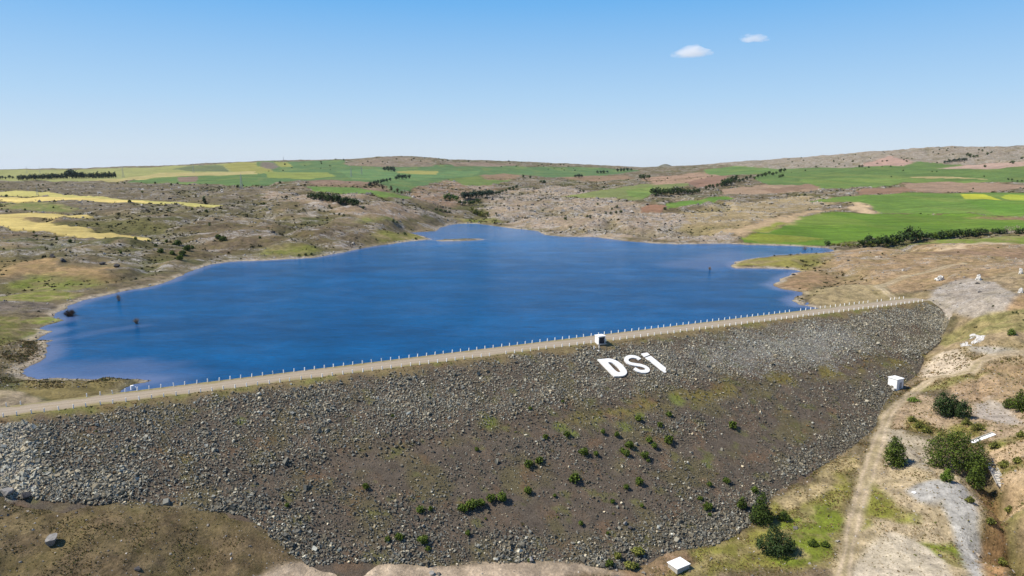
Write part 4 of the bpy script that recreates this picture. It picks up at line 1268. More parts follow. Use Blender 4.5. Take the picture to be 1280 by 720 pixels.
for x, y, w in FACE:
    part_ = 'lower' if y > 590 else 'upper'
    side_ = 'left' if x < 560 else 'middle' if x < 740 else 'right'
    lb = {('lower', 'left'): 'small dark bush low on the left third of the stony dam face', ('upper', 'left'): 'tiny green bush high on left half of the dam face', ('lower', 'middle'): 'small dark bush on brown soil low in the middle of dam face',
          ('upper', 'middle'): 'small bush on the dam face below and left of the letters', ('lower', 'right'): 'small bush near the right foot of the dam face', ('upper', 'right'): 'small bush on the dam face straight below the letters'}[(part_, side_)]
    plant('shrub', lb, 'shrub', x, y, w * .95, 'bush', GREEN, 'bushes on the %s %s of the dam face' % (part_, side_), .95, True, 420, .085)
for x, y, w, h, lb in ((836, 553, 14, 12, 'biggest round bush on dam face right of the pair below the letters'), (916, 534, 12, 10, 'lone bush on the bare brown band right of the letters'), (718, 602, 15, 12, 'blackish bush casting a clear shadow on the brown soil'),
                    (529, 678, 15, 11, 'roundest bush just above the toe stones, left of centre'), (579, 638, 15, 11, 'left end of the row of four bushes low on dam face'), (590, 634, 17, 13, 'second and brightest in the row of four bushes on dam face'), (601, 631, 14, 10, 'third in the row of four bushes on dam face'),
                    (614, 625, 14, 10, 'left bush of the pair at upper end of the bush row'), (628, 624, 16, 13, 'right bush of the pair at upper end of the bush row'), (772, 698, 11, 11, 'upright bush just above the toe at the right end of pale path'), (796, 692, 17, 10, 'pale green bush above the toe stones near the white slab'),
                    (786, 709, 17, 10, 'grey green bush at the toe stones right of pale path')):
    plant('shrub', lb, 'shrub', x, y, h * 1.1, 'bush', GREEN if 'pale' not in lb else OLIVE, None, w / h * .85, True, 520, .08)

# ------------------------------------------------------------------ trees and shrubs round the lake
# the long wood on the left plateau
for i in range(52):
    f = i / 51
    px = 23 + 121 * f; py = 225.6 - 3.6 * f + rng.normal(0, .25)
    h = 8.5 + rng.normal(0, .7) + (4.5 if .5 < f < .6 else 0) - (1.2 if f < .1 else 0)
    plant('pine_tree', 'dark tree in the long wood on left skyline plateau', 'tree', px, py, h, 'round' if f < .75 else 'poplar', BLUEG, 'trees of the long wood on the left plateau', .78 if f < .75 else .8, False)
for px, py, h in ((-1, 224, 5), (3, 224, 5.5), (7, 224, 4), (12, 223.5, 5.5), (16, 223.5, 4)):
    plant('pine_tree', 'dark tree at the far left edge beside the long wood', 'tree', px, py, h, 'round', BLUEG, 'trees left of the long wood', 1.0, False)
# row on the slope left of the lake's far end
for i in range(24):
    f = i / 23
    plant('pine_tree', 'dark green tree in the slanting row above the lake inlet', 'tree', 385 + 62 * f, 248 + 9.5 * f + rng.normal(0, .5), 10 + 2.0 * math.sin(f * 3) - (3 if f < .08 else 0), 'round' if i % 3 else 'cone', DGREEN, 'slanting row of trees on left hillside', .75, True)
# curved clump in the green fields
for px, py, h in ((461, 234, 5), (464, 233, 6), (468, 231.5, 6), (472, 230.5, 5), (476, 229.5, 5), (480, 228.5, 5), (484, 227.6, 4.5), (488, 226.5, 4), (495, 225, 5), (499, 224.5, 6.5), (503, 224.2, 6), (507, 224, 5.5), (511, 223.5, 5)):
    plant('broadleaf_tree', 'tree in the curved hedgerow among middle green fields', 'tree', px, py, h + 1.5, 'round', BLUEG, 'curved hedgerow in the middle fields', .9, False)
for px, py, h in ((479, 237, 7), (489, 238.5, 7), (497, 241, 7), (502, 242.5, 5), (493, 241, 3)):
    plant('broadleaf_tree', 'reddish brown tree in front of the curved hedgerow', 'tree', px, py, h, 'round', ((66, 52, 42), (104, 82, 60)), 'brown trees before the curved hedgerow', .8, False)
for px, py, h in ((481, 213.5, 6), (485, 214, 8), (489, 214.5, 8), (493, 215, 5.5), (491, 213.5, 7)):
    plant('broadleaf_tree', 'dark tree in the compact grove below the brown hilltop', 'tree', px, py, h, 'round', BLUEG, 'compact grove below the hilltop', 1.0, False)
# groves behind the inlet
for px, py, h in ((556, 250, 8), (561, 250.5, 10), (566, 251, 10), (571, 252, 10)):
    plant('broadleaf_tree', 'bright green tree left of the dark grove behind the inlet', 'tree', px, py, h, 'round', ((52, 78, 36), (96, 124, 56)), 'bright trees behind the inlet', 1.0, True)
for i in range(12):
    f = i / 11
    plant('broadleaf_tree', 'tall dark tree in the dense grove behind the inlet', 'tree', 579 + 36 * f, 250 - 4.5 * f + rng.normal(0, .6), 12.5 - 2 * f + rng.normal(0, .5), 'round', BLUEG, 'dense dark grove behind the inlet', .75, True)
for px, py, h in ((575, 256, 7), (581, 257, 8), (587, 257, 8), (592, 256, 7), (598, 254, 8)):
    plant('broadleaf_tree', 'grey green tree in front of the dense dark grove', 'tree', px, py, h, 'round', DGREEN, 'trees in front of the dark grove', 1.0, False)
for px, py, h in ((594, 268, 9), (599, 270, 9), (603, 271, 8), (590, 264, 7), (606, 269, 6), (609, 268, 5)):
    plant('broadleaf_tree', 'loose green tree at the water edge of the inlet', 'tree', px, py, h, 'bush', OLIVE, 'loose trees at the inlet shore', .8, True)
for px, py, h in ((620, 244, 6), (624, 243.5, 6), (628, 241, 5), (632, 240, 4.5), (637, 238, 5.5), (641, 236, 5), (646, 235, 5)):
    plant('broadleaf_tree', 'small dark tree in the row right of the dark grove', 'tree', px, py, h, 'round', DGREEN, 'row right of the dark grove', 1.0, False)
for px, py, h in ((544, 258, 9), (548, 259, 8), (551, 260, 7)):
    plant('bare_tree', 'pale bare tree beside grey bushes behind the inlet', 'tree', px, py, h, 'round', PALEB, 'pale bare trees behind the inlet', .8, True, 70, .05)
for px, py, h in ((546, 263, 5), (551, 264, 5.5), (556, 265, 5), (561, 265.5, 4)):
    plant('shrub', 'grey green bush at the foot of pale bare trees', 'shrub', px, py, h, 'bush', DGREEN, 'bushes under the pale bare trees', 1.2, False)
# rows among the right hand fields
for i in range(17):
    f = i / 16
    plant('broadleaf_tree', 'tree in the dense row left end of the long field hedge', 'tree', 816 + 58 * f, 245.5 - 3.5 * f + rng.normal(0, .4), 12.5 - 5 * f + (1.5 if i in (7, 8) else 0), 'round', DGREEN, 'dense row at the left end of the field hedge', .85, True)
for i in range(22):
    f = i / 21
    plant('broadleaf_tree', 'small tree in the long hedge climbing between right hand fields', 'tree', 882 + 98 * f, 237 - 21.5 * f + rng.normal(0, .6), 6 + rng.normal(0, .8) + (4 if .2 < f < .4 else 0), 'round', DGREEN, 'long hedge between the right hand fields', .95, False)
for px, py, h in ((908, 233, 11), (914, 232, 10), (903, 234, 8)):
    plant('broadleaf_tree', 'tall tree rising out of the long field hedge', 'tree', px, py, h, 'round', DGREEN, 'tall trees in the long field hedge', .9, True)
for px, py, h in ((801, 224, 7), (806, 224.5, 8.5), (811, 224, 7)):
    plant('broadleaf_tree', 'dark tree in the round clump on open middle slope', 'tree', px, py, h, 'round', DGREEN, 'round clump on the middle slope', 1.0, False)
for px, py, h in ((747, 217, 4.5), (751, 217, 5), (755, 217, 5), (759, 216.5, 4), (772, 215, 5), (776, 214.8, 5.5), (780, 214.5, 5.5), (785, 214, 5.5), (789, 213.5, 4)):
    plant('broadleaf_tree', 'dark tree in the short wood below the middle skyline', 'tree', px, py, h, 'round', BLUEG, 'short wood below the middle skyline', 1.0, False)
for px, py, h in ((719, 222, 5), (723, 222.5, 6.5), (727, 222, 5)):
    plant('broadleaf_tree', 'dark tree in the trio left of the short wood', 'tree', px, py, h, 'round', BLUEG, 'trio left of the short wood', 1.0, False)
for i in range(10):
    f = i / 9
    plant('broadleaf_tree', 'dark tree in the short row high on the right ridge', 'tree', 1181 + 27 * f, 204.3 - 3.5 * f, 4.6 + rng.normal(0, .3), 'round', BLUEG, 'short row high on the right ridge', 1.0, False)
for px, py, h in ((1209, 195, 5), (1213, 197, 6), (1217, 198, 5.5), (1221, 197, 4.5)):
    plant('broadleaf_tree', 'grey green tree in the loose clump above the ridge row', 'tree', px, py, h, 'round', DGREEN, 'loose clump above the ridge row', 1.0, False)
# the thick hedge below the big green field
for i in range(14):
    f = i / 13
    plant('broadleaf_tree', 'bushy tree in the thick hedge below the big green field', 'tree', 1074 + 50 * f, 308.5 - 2 * f + rng.normal(0, .8), 11 + 4.5 * f + rng.normal(0, 1.2), 'round', DGREEN if i % 3 else GREEN, 'left stretch of thick hedge below the green field', .85, True, 220, .075)
for px, py, h in ((1130, 305, 20), (1137, 304.5, 24), (1144, 304, 22), (1085, 306, 16)):
    plant('broadleaf_tree', 'tallest tree standing up out of the thick hedge', 'tree', px, py, h, 'round', DGREEN, 'tallest trees of the thick hedge', .72, True, 260, .07)
for i in range(20):
    f = i / 19
    plant('broadleaf_tree', 'dense green tree in the right even stretch of thick hedge', 'tree', 1150 + 82 * f, 300.5 - 6.5 * f + rng.normal(0, .4), 11 + rng.normal(0, .7), 'round', DGREEN if i % 4 else GREEN, 'right stretch of thick hedge below the green field', .9, True, 220, .075)
for px, py, h in ((1241, 292, 9), (1246, 292, 10), (1251, 292, 10), (1256, 292, 9), (1270, 292, 9), (1275, 292, 11), (1280, 292, 11)):
    plant('broadleaf_tree', 'dark bush at the right edge in line with thick hedge', 'tree', px, py, h, 'bush', DGREEN, 'bushes at the right end of the hedge line', .8, True, 200)
for px, py, h in ((1259, 292, 13), (1264, 292, 12), (1272, 291, 12)):
    plant('bare_tree', 'pale bare tree among dark bushes at right end of hedge', 'tree', px, py, h, 'round', PALEB, 'pale bare trees at the right end of the hedge', .7, True, 80, .045)
for px, py, h in ((1042, 307, 4), (1048, 307.5, 4.5), (1055, 308, 5), (1061, 308, 6), (1067, 308.5, 7), (1092, 309, 6), (1108, 308, 5), (1118, 307, 5)):
    plant('shrub', 'low grey bush along the front of the thick hedge', 'shrub', px, py, h, 'bush', OLIVE, 'low bushes before the thick hedge', 1.2, False)
plant('shrub', 'dark round bush at the tip of the right hand inlet', 'shrub', 1034, 307, 9, 'bush', DGREEN, None, .9, True, 200)
plant('cypress', 'lone tall narrow dark tree on the left plateau strip', 'tree', 256, 255, 11, 'poplar', DGREEN, None, .9, True)

# single shrubs dotted over the slopes, the ones that stand out
DOTS = [(8, 246, 4), (48, 232, 3), (54, 232, 3), (147, 229.5, 3), (156, 229.5, 3), (194, 229.5, 3.4), (214, 231, 3), (222, 230, 3), (178, 241, 3.4), (162, 253, 5), (258, 265, 5), (240, 262, 4), (67, 260, 3), (31, 263, 3.5), (8, 265, 3), (40, 266, 2.6), (61, 238, 3), (110, 252.5, 2.6),
        (42, 291, 4), (45, 296, 4), (71, 300, 5), (169, 299.5, 5), (185, 302, 3.6), (209, 303, 6), (222, 307, 10), (234, 313, 10), (225, 325, 9), (201, 316, 8), (279, 301, 9), (273, 298, 7), (262, 282, 3.4), (151, 317, 5), (88, 303, 6), (215, 318, 7), (228, 319, 8), (240, 311, 6), (195, 308, 5),
        (350, 229.5, 4.6), (330, 256, 4), (399, 264, 5), (405, 265, 3.4), (379, 262, 3), (412, 259, 5), (424, 269, 4), (430, 270, 4), (418, 268, 3.6), (454, 261, 5), (492, 278, 6), (496, 279, 4), (506, 294, 6), (382, 320, 6), (374, 321, 5), (390, 319, 5), (394, 310, 4), (325, 298, 4), (630, 250, 3.6), (620, 268, 4), (610, 271, 4.5),
        (654, 221.5, 5), (663, 222.5, 4.4), (680, 229.5, 6), (676, 228, 4), (729, 240, 4.6), (725, 239.5, 3.6), (755, 235, 4), (771, 260, 5.5), (765, 262, 4), (707, 275, 6.5), (831, 262, 4.6), (747, 256, 4), (758, 268, 4.5), (764, 268, 5.5), (770, 267, 5.5), (776, 266, 5), (734, 272, 5), (738, 273, 4),
        (895, 299.5, 3), (946, 272, 3.4), (889, 245, 3), (893, 245, 3), (648, 262, 3.6), (642, 238, 5), (645, 235, 4), (974, 222, 6), (978, 221, 5), (1020, 210, 4.6), (1074, 209, 4.4), (1078, 209, 4.6), (1066, 202.5, 3.6), (1234, 194, 3.4), (1266, 204.5, 6), (1277, 199, 4), (1231, 209, 4.5), (1260, 225, 3.6), (1265, 225.5, 3.6), (1272, 227, 3), (1277, 227, 3),
        (1230, 221, 3), (1216, 236.5, 3), (1114, 221.5, 2.4), (1129, 214, 2.6), (1165, 215, 2.2), (1171, 215, 2.2), (999, 245, 2.6), (1005, 245, 2.6), (1009, 251, 2.4), (1049, 260.5, 2.6), (1015, 311.5, 2.5), (1103, 318, 3), (1088, 316, 2.6), (300, 247, 2.6), (365, 300, 3), (340, 288, 2.6), (470, 300, 3), (1010, 262, 2.4)]
def zone_label(px, py):
    if px < 320: return ('small dark shrub on stony ground of the left plateau', 'shrubs on the left plateau') if py < 270 else ('dark shrub on the rough slope above the left shore', 'shrubs above the left shore')
    if px < 640: return ('dark shrub on the brown hillside left of the inlet', 'shrubs left of the inlet') if py > 244 else ('small dark shrub out in the middle green fields', 'shrubs in the middle fields')
    if px < 960: return ('dark shrub on the rocky slope beyond the lake', 'shrubs beyond the lake') if py > 232 else ('small dark tree under the middle right skyline', 'small trees under the middle skyline')
    return ('small dark shrub dotting the right hand fields and track', 'shrubs in the right hand fields') if py > 207 else ('tiny dark shrub on the grey right hand ridge', 'shrubs on the right ridge')
for px, py, h in DOTS:
    lb, gp = zone_label(px, py)
    plant('shrub', lb, 'shrub', px, py, h, 'bush', DGREEN if px > 330 else GREEN, gp, .8 if h < 7 else .95, False, 150)
# the many tiny ones on the ridges
cnt = 0
g9 = np.random.default_rng(5)
while cnt < 130:
    if cnt < 70: px = g9.uniform(985, 1280); py = np.interp(px, [985, 1180, 1280], [198, 184.5, 184]) + g9.uniform(.5, 20)
    else: px = g9.uniform(330, 720); py = np.interp(px, [330, 500, 720], [201.5, 195.5, 205.5]) + g9.uniform(.5, 9 if px > 430 else 14)
    lb, gp = zone_label(px, py) if cnt < 70 else ('tiny dark shrub along the hilltop of the middle skyline', 'shrubs along the middle hilltop')
    plant('shrub', lb, 'shrub', px, py, g9.uniform(1.3, 2.7), 'bush', DGREEN, gp, 1.0, False); cnt += 1


# ------------------------------------------------------------------ low scrub and dry grass (uncountable)
def tufts(name, label, w, N, r0, r1, size, pal, nq):
    p, ii, jj = pick(w, N, r0, r1)
    n = len(p)
    sz = size * np.exp(rng.normal(0, .35, n)) * np.clip(np.hypot(p[:, 0], p[:, 1]) / (r0 * 1.3), .8, 2.2)
    m = n * nq
    base = np.repeat(p, nq, 0); s = np.repeat(sz, nq)
    d = rng.normal(size=(m, 3)); d[:, 2] = np.abs(d[:, 2]) + .35; d /= np.linalg.norm(d, axis=1)[:, None]
    a = np.cross(d, rng.normal(size=(m, 3))); a /= np.linalg.norm(a, axis=1)[:, None]
    c = base + rng.normal(0, .30, (m, 3)) * s[:, None] * np.array([1, 1, .2])
    V = np.stack([c - a * s[:, None] * .42, c + a * s[:, None] * .42, c + d * s[:, None] * .95], 1).reshape(-1, 3)
    cols = np.array([alb(q) for q in pal])
    pi = np.repeat(rng.integers(0, len(pal), n), nq)
    C = cols[pi] * rng.uniform(.75, 1.2, (m, 1))
    tag(obj(name, np_mesh(name, V, np.arange(m * 3).reshape(m, 3), {'Col': np.repeat(C, 3, 0)}, False, [M_LEAF])), label, None, None, 'stuff')


cl_ = ss(-.1, .45, fbm(GX, GY, 7, 3, 201)); cl2 = ss(-.15, .5, fbm(GX, GY, 30, 3, 205))
gmask = np.where((ident == names.index('dirt_track')) | (ident == names.index('dirt_path')), 0.02, 1.0)
tufts('grass_tufts', 'dry and green grass tufts over the valley floor', (.06 + tuft * cl_) * dryland * gmask, 62000, 86, 250, .115, ((140, 118, 78), (122, 114, 62), (160, 136, 94), (108, 112, 54), (144, 120, 80)), 5)
tufts('low_scrub', 'low dark thorny scrub over the hillsides round the lake', (.03 + tuft * cl2 ** 2 + 1.2 * gul) * dryland * (wild > .5) / np.maximum(RAD, 250), 7000, 260, 1500, .55, ((84, 78, 50), (72, 76, 42), (104, 92, 62), (64, 70, 40)), 7)

# dry grass and herbs between the stones of the dam
def face_tufts():
    N = 26000
    s = rng.uniform(-122, 168, N); q = rng.uniform(Q1 - .6, 70, N)
    X = DO[0] + tv[0] * s + nv[0] * q; Y = DO[1] + tv[1] * s + nv[1] * q
    m = in_poly(X, Y, foot)
    w = .12 + .8 * ss(.1, .6, fbm(X, Y, 7, 3, 211)) + .9 * np.exp(-((q - BERM_Q) / 2.5) ** 2) * (s > -20) + 1.0 * (q < 2.2)
    m &= rng.uniform(0, 1.6, N) < w
    X, Y, q = X[m], Y[m], q[m]
    n = len(X); nq = 5
    p = np.stack([X, Y, dam_z(q) + .28 * fbm(X, Y, 16, 4, 101) * ss(1, 3, q)], 1)
    sz = .17 * np.exp(rng.normal(0, .35, n)); mm = n * nq
    base = np.repeat(p, nq, 0); s_ = np.repeat(sz, nq)
    d = rng.normal(size=(mm, 3)); d[:, 2] = np.abs(d[:, 2]) + .4; d /= np.linalg.norm(d, axis=1)[:, None]
    a = np.cross(d, rng.normal(size=(mm, 3))); a /= np.linalg.norm(a, axis=1)[:, None]
    c = base + rng.normal(0, .3, (mm, 3)) * s_[:, None] * np.array([1, 1, .2])
    V = np.stack([c - a * s_[:, None] * .42, c + a * s_[:, None] * .42, c + d * s_[:, None]], 1).reshape(-1, 3)
    pal = np.array([alb(q_) for q_ in ((142, 124, 76), (118, 110, 60), (104, 112, 50), (150, 116, 74), (128, 98, 66))])
    C = pal[np.repeat(rng.integers(0, 5, n), nq)] * rng.uniform(.75, 1.2, (mm, 1))
    tag(obj('dry_herbs', np_mesh('dry_herbs', V, np.arange(mm * 3).reshape(mm, 3), {'Col': np.repeat(C, 3, 0)}, False, [M_LEAF])), 'dry grass and herbs growing between stones of the dam face', None, None, 'stuff')
face_tufts()

# ------------------------------------------------------------------ built things
import bmesh
M_WHITE = plain('white_paint', (252, 250, 246), .6, .08, 2.5, k=.84)
M_CONC = plain('pale_concrete', (206, 200, 188), .85, .22, 2.0, bump=.3)
M_DARK = plain('dark_steel_door', (44, 50, 64), .5, .2, 3.0)
M_STEEL = plain('galvanised_steel', (168, 172, 176), .5, .1, 3.0)
M_ROCKL = plain('pale_boulder', (158, 154, 148), .9, .35, 1.6, bump=.6)
M_ROCKD = plain('dark_boulder', (96, 92, 90), .9, .5, 1.2, bump=.6)


def box_bm(bm, c, s, rz=0.0, taper=1.0):
    vs_ = []
    for z in (-.5, .5):
        k = 1.0 if z < 0 else taper
        for x, y in ((-.5, -.5), (.5, -.5), (.5, .5), (-.5, .5)):
            X_, Y_ = x * s[0] * k, y * s[1] * k
            vs_.append(bm.verts.new((c[0] + X_ * math.cos(rz) - Y_ * math.sin(rz), c[1] + X_ * math.sin(rz) + Y_ * math.cos(rz), c[2] + z * s[2])))
    for f_ in ((3, 2, 1, 0), (4, 5, 6, 7), (0, 1, 5, 4), (1, 2, 6, 5), (2, 3, 7, 6), (3, 0, 4, 7)):
        bm.faces.new([vs_[k] for k in f_])


def bm_obj(name, bm, mat, parent=None, loc=None, rz=0, bevel=0.0):
    if bevel:
        bmesh.ops.bevel(bm, geom=list(bm.edges), offset=bevel, segments=1, affect='EDGES')
    bmesh.ops.recalc_face_normals(bm, faces=list(bm.faces))
    me = bpy.data.meshes.new(name); bm.to_mesh(me); bm.free()
    me.materials.append(mat)
    return obj(name, me, parent, loc, rz)


AX = math.atan2(tv[1], tv[0])                         # the dam's bearing
# guard posts along both edges of the crest
bm = bmesh.new()
box_bm(bm, (0, 0, .36), (.21, .21, .90), 0, .8)
top = [f for f in bm.faces if f.calc_center_median().z > .8]
r_ = bmesh.ops.poke(bm, faces=top)
for v in r_['verts']: v.co.z += .08
bmesh.ops.recalc_face_normals(bm, faces=list(bm.faces))
pm = bpy.data.meshes.new('guard_post'); bm.to_mesh(pm); bm.free(); pm.materials.append(M_WHITE)
def s_at(px, py):
    p = at_z(px, py, CREST); return float((p[:2] - DO) @ tv)
for row, q0, lab, gp in ((0, Q0 + .45, 'short white post in the row along the lake edge of the crest road', 'guard posts on the lake edge of the crest'),
                         (1, Q1 - .45, 'short white post in the row along the valley edge of the crest road', 'guard posts on the valley edge of the crest')):
    s0 = s_at(5, 519) if row else s_at(7, 510); s1 = s_at(1152, 377)
    k = 0
    s = s0
    while s < s1 + .1:
        gone = (row == 0 and 40 < to_px(np.array([*dam_pt(s, q0), CREST]))[0] < 98) or rng.uniform() < .02
        if not gone:
            x, y = dam_pt(s + rng.normal(0, .08), q0 + rng.normal(0, .06))
            o = obj('guard_post', pm, loc=(x, y, CREST + .02), rz=R(40) + rng.normal(0, .1))
            o.rotation_euler[0] = rng.normal(0, .05); o.rotation_euler[1] = rng.normal(0, .05)
            tag(o, lab, 'post', gp)
        s += 2.42; k += 1

# loose posts and a block beside the crest
def lone_post(px, py, label, tilt, rz, k=1.0, face=True):
    p = hit(px, py)
    o = obj('toppled_post', pm, loc=p, rz=rz, scale=(k, k, 1.25 * k))
    o.rotation_euler = (tilt, 0, rz)
    tag(o, label, 'post')
lone_post(742.6, 437.5, 'white post standing alone on slope just below the guard booth', .05, .3, 1.15)
lone_post(748.8, 436.5, 'second white post on slope, nearer the guard booth', -.05, .5, 1.0)
lone_post(738, 441, 'white post lying toppled on stones below the guard booth', 1.45, -1.0, 1.3)
lone_post(745.5, 438.5, 'short white post stump leaning on stones below the booth', 1.3, .9, .95)
p = hit(165.5, 487)
bm = bmesh.new(); box_bm(bm, (0, 0, .45), (.7, .7, 1.2), .3, .9); box_bm(bm, (.55, .1, .2), (.5, .6, .7), .3, .85)
tag(bm_obj('concrete_block', bm, M_WHITE, None, p, AX, .04), 'white concrete block at the water corner beside left crest posts', 'block')

# guard booth on the crest
p = hit(750, 428.6)
b_ = obj('guard_booth', None, loc=p + np.array([0, 0, -.03]), rz=AX)
tag(b_, 'small white booth with dark open front on the crest road', 'booth')
bm = bmesh.new()
box_bm(bm, (-1.02, 0, 1.05), (.16, 2.0, 2.1)); box_bm(bm, (1.02, 0, 1.05), (.16, 2.0, 2.1)); box_bm(bm, (0, .92, 1.05), (1.86, .16, 2.1)); box_bm(bm, (0, -.92, 1.98), (1.86, .16, .22))
bm_obj('wall', bm, M_WHITE, b_)
bm = bmesh.new(); box_bm(bm, (0, 0, 2.18), (2.5, 2.3, .16)); bm_obj('roof', bm, M_WHITE, b_, bevel=.03)
bm = bmesh.new(); box_bm(bm, (0, -.86, .93), (1.84, .06, 1.84)); d_ = bm_obj('door', bm, M_DARK, b_)
bm = bmesh.new(); box_bm(bm, (.6, -.93, 1.0), (.06, .06, .3)); bm_obj('handle', bm, M_STEEL, d_)
bm = bmesh.new(); box_bm(bm, (0, 0, -.12), (2.7, 2.6, .3)); bm_obj('plinth', bm, M_CONC, b_)

# white valve house at the right groin
p = hit(1119, 484)
b_ = obj('valve_house', None, loc=p, rz=AX)
tag(b_, 'white cube shaped concrete valve house at the right edge of dam face', 'building')
bm = bmesh.new(); box_bm(bm, (0, 0, 1.15), (2.9, 2.9, 3.4)); bm_obj('wall', bm, M_WHITE, b_, bevel=.05)
bm = bmesh.new(); box_bm(bm, (0, 0, 2.93), (3.2, 3.2, .16)); bm_obj('roof', bm, M_WHITE, b_, bevel=.03)
bm = bmesh.new(); box_bm(bm, (.2, -1.48, .9), (.95, .06, 1.9)); bm_obj('door', bm, M_STEEL, b_)
bm = bmesh.new(); box_bm(bm, (-1.9, -.9, -.1), (.7, .9, .7)); bm_obj('step', bm, M_CONC, b_, bevel=.03)

# white slab at the foot of the dam
p = hit(851, 711)
b_ = obj('valve_chamber', None, loc=p, rz=.55)
tag(b_, 'flat white concrete chamber on the ground at right foot of dam', 'chamber')
bm = bmesh.new(); box_bm(bm, (0, .6, .25), (3.3, 2.6, 1.1)); bm_obj('wall', bm, M_CONC, b_, bevel=.04)
bm = bmesh.new(); box_bm(bm, (0, .6, .88), (3.6, 2.9, .16)); bm_obj('lid', bm, M_WHITE, b_, bevel=.03)

# long pale slab and flume by the ditch
def slab(name, label, cat, a, b, width, th, mat, lift=.15, curb=True):
    pa = hit(*a); pb = hit(*b)
    d = pb - pa; L = np.linalg.norm(d)
    o = obj(name, None, loc=(pa + pb) / 2 + np.array([0, 0, lift]))
    o.rotation_euler = Vector(tuple(d)).to_track_quat('X', 'Z').to_euler()
    bm = bmesh.new(); box_bm(bm, (0, 0, 0), (L, width, th)); bm_obj('bed', bm, mat, o, bevel=.03)
    if curb:
        bm = bmesh.new(); box_bm(bm, (0, width * .5 - .09, th * .5 + .16), (L * .98, .16, .3)); bm_obj('curb', bm, M_CONC, o, bevel=.02)
    tag(o, label, cat)
slab('concrete_slab', 'long pale concrete slab lying in bushes right of widest trees', 'slab', (1214, 554), (1243, 543), 1.1, .22, M_WHITE)
pa = hit(1238, 584); pb = hit(1251, 610)
d = pb - pa; L = float(np.linalg.norm(d))
V, Fq = [], []
for i in range(13):
    for layer, rr in ((0, 1.0), (1, .88)):
        for k in range(10):
            an = math.pi * (1.0 + k / 9); V.append((L * (i / 12 - .5), math.cos(an) * rr, math.sin(an) * rr + .7))
for i in range(12):
    for k in range(9):
        o0, o1 = i * 20, (i + 1) * 20
        Fq.append((o0 + k, o0 + k + 1, o1 + k + 1, o1 + k)); Fq.append((o0 + 10 + k, o1 + 10 + k, o1 + 11 + k, o0 + 11 + k))
    for k in (0, 9):
        o0, o1 = i * 20, (i + 1) * 20; Fq.append((o0 + k, o1 + k, o1 + 10 + k, o0 + 10 + k))
for i in (0, 12):
    for k in range(9): Fq.append((i * 20 + k, i * 20 + 10 + k, i * 20 + 11 + k, i * 20 + k + 1))
fo = obj('flume', None, loc=(pa + pb) / 2 + np.array([0, 0, .35])); fo.rotation_euler = Vector(tuple(d)).to_track_quat('X', 'Z').to_euler()
obj('channel', np_mesh('channel', np.array(V), np.array(Fq), None, False, [M_CONC]), fo)
bm = bmesh.new()
for i in range(5): box_bm(bm, (L * (i / 4 - .5) * .94, 0, .74), (.12, 2.1, .1))
bm_obj('crossbars', bm, M_STEEL, fo)
tag(fo, 'pale half round concrete flume with crossbars tipped into the ditch', 'flume')

# DSI lettering
M_WASH = plain('whitewash', (250, 248, 242), .85, .22, 1.3, k=.8, bump=.5)
def letter(name, label, shapes, th=.22, ribbon=False):
    """flat plates lying on the face; shapes: outlines in face coordinates (s, down-slope u)"""
    tn = np.array([nv[0], nv[1], -1 / SLOPE]); tn /= np.linalg.norm(tn)
    t3 = np.array([tv[0], tv[1], 0.0]); up = np.cross(tn, t3); up = up if up[2] > 0 else -up
    base = np.array([*(DO + nv * Q1), CREST])
    allp = np.concatenate([np.array(sh) for sh, _ in shapes]); cs = allp.mean(0)
    org = base + t3 * cs[0] + tn * cs[1]
    root = None
    for k, (sh, hole) in enumerate(shapes):
        bm = bmesh.new()
        def ring(pts, h): return [bm.verts.new(tuple(t3 * (a - cs[0]) + tn * (b - cs[1]) + up * h)) for a, b in pts]
        ot, ob = ring(sh, .36), ring(sh, .36 - th - .4)
        n_ = len(sh)
        for i in range(n_):
            j = (i + 1) % n_; bm.faces.new((ob[i], ob[j], ot[j], ot[i]))
        if hole:
            it, ib = ring(hole, .36), ring(hole, .36 - th - .4)
            m_ = len(hole)
            for i in range(m_):
                j = (i + 1) % m_; bm.faces.new((it[i], it[j], ib[j], ib[i]))
            ed = [bm.edges.get((ot[i], ot[(i + 1) % n_])) for i in range(n_)] + [bm.edges.get((it[i], it[(i + 1) % m_])) for i in range(m_)]
            bmesh.ops.triangle_fill(bm, edges=ed, use_beauty=True)
        elif ribbon:
            for i in range(n_ // 2 - 1): bm.faces.new((ot[i], ot[i + 1], ot[n_ - 2 - i], ot[n_ - 1 - i]))
        else:
            bm.faces.new(ot)
            fs = [f for f in bm.faces if len(f.verts) > 4]
            bmesh.ops.triangulate(bm, faces=fs)
        if root is None: root = bm_obj(name, bm, M_WASH, None, org)
        else: bm_obj('dot', bm, M_WASH, root)
    tag(root, label, 'letter')


def smooth(pts, it=2):
    pts = [np.array(p) for p in pts]
    for _ in range(it):
        o_ = []
        for i in range(len(pts)):
            a, b = pts[i], pts[(i + 1) % len(pts)]
            o_ += [a * .75 + b * .25, a * .25 + b * .75]
        pts = o_
    return [tuple(p) for p in pts]


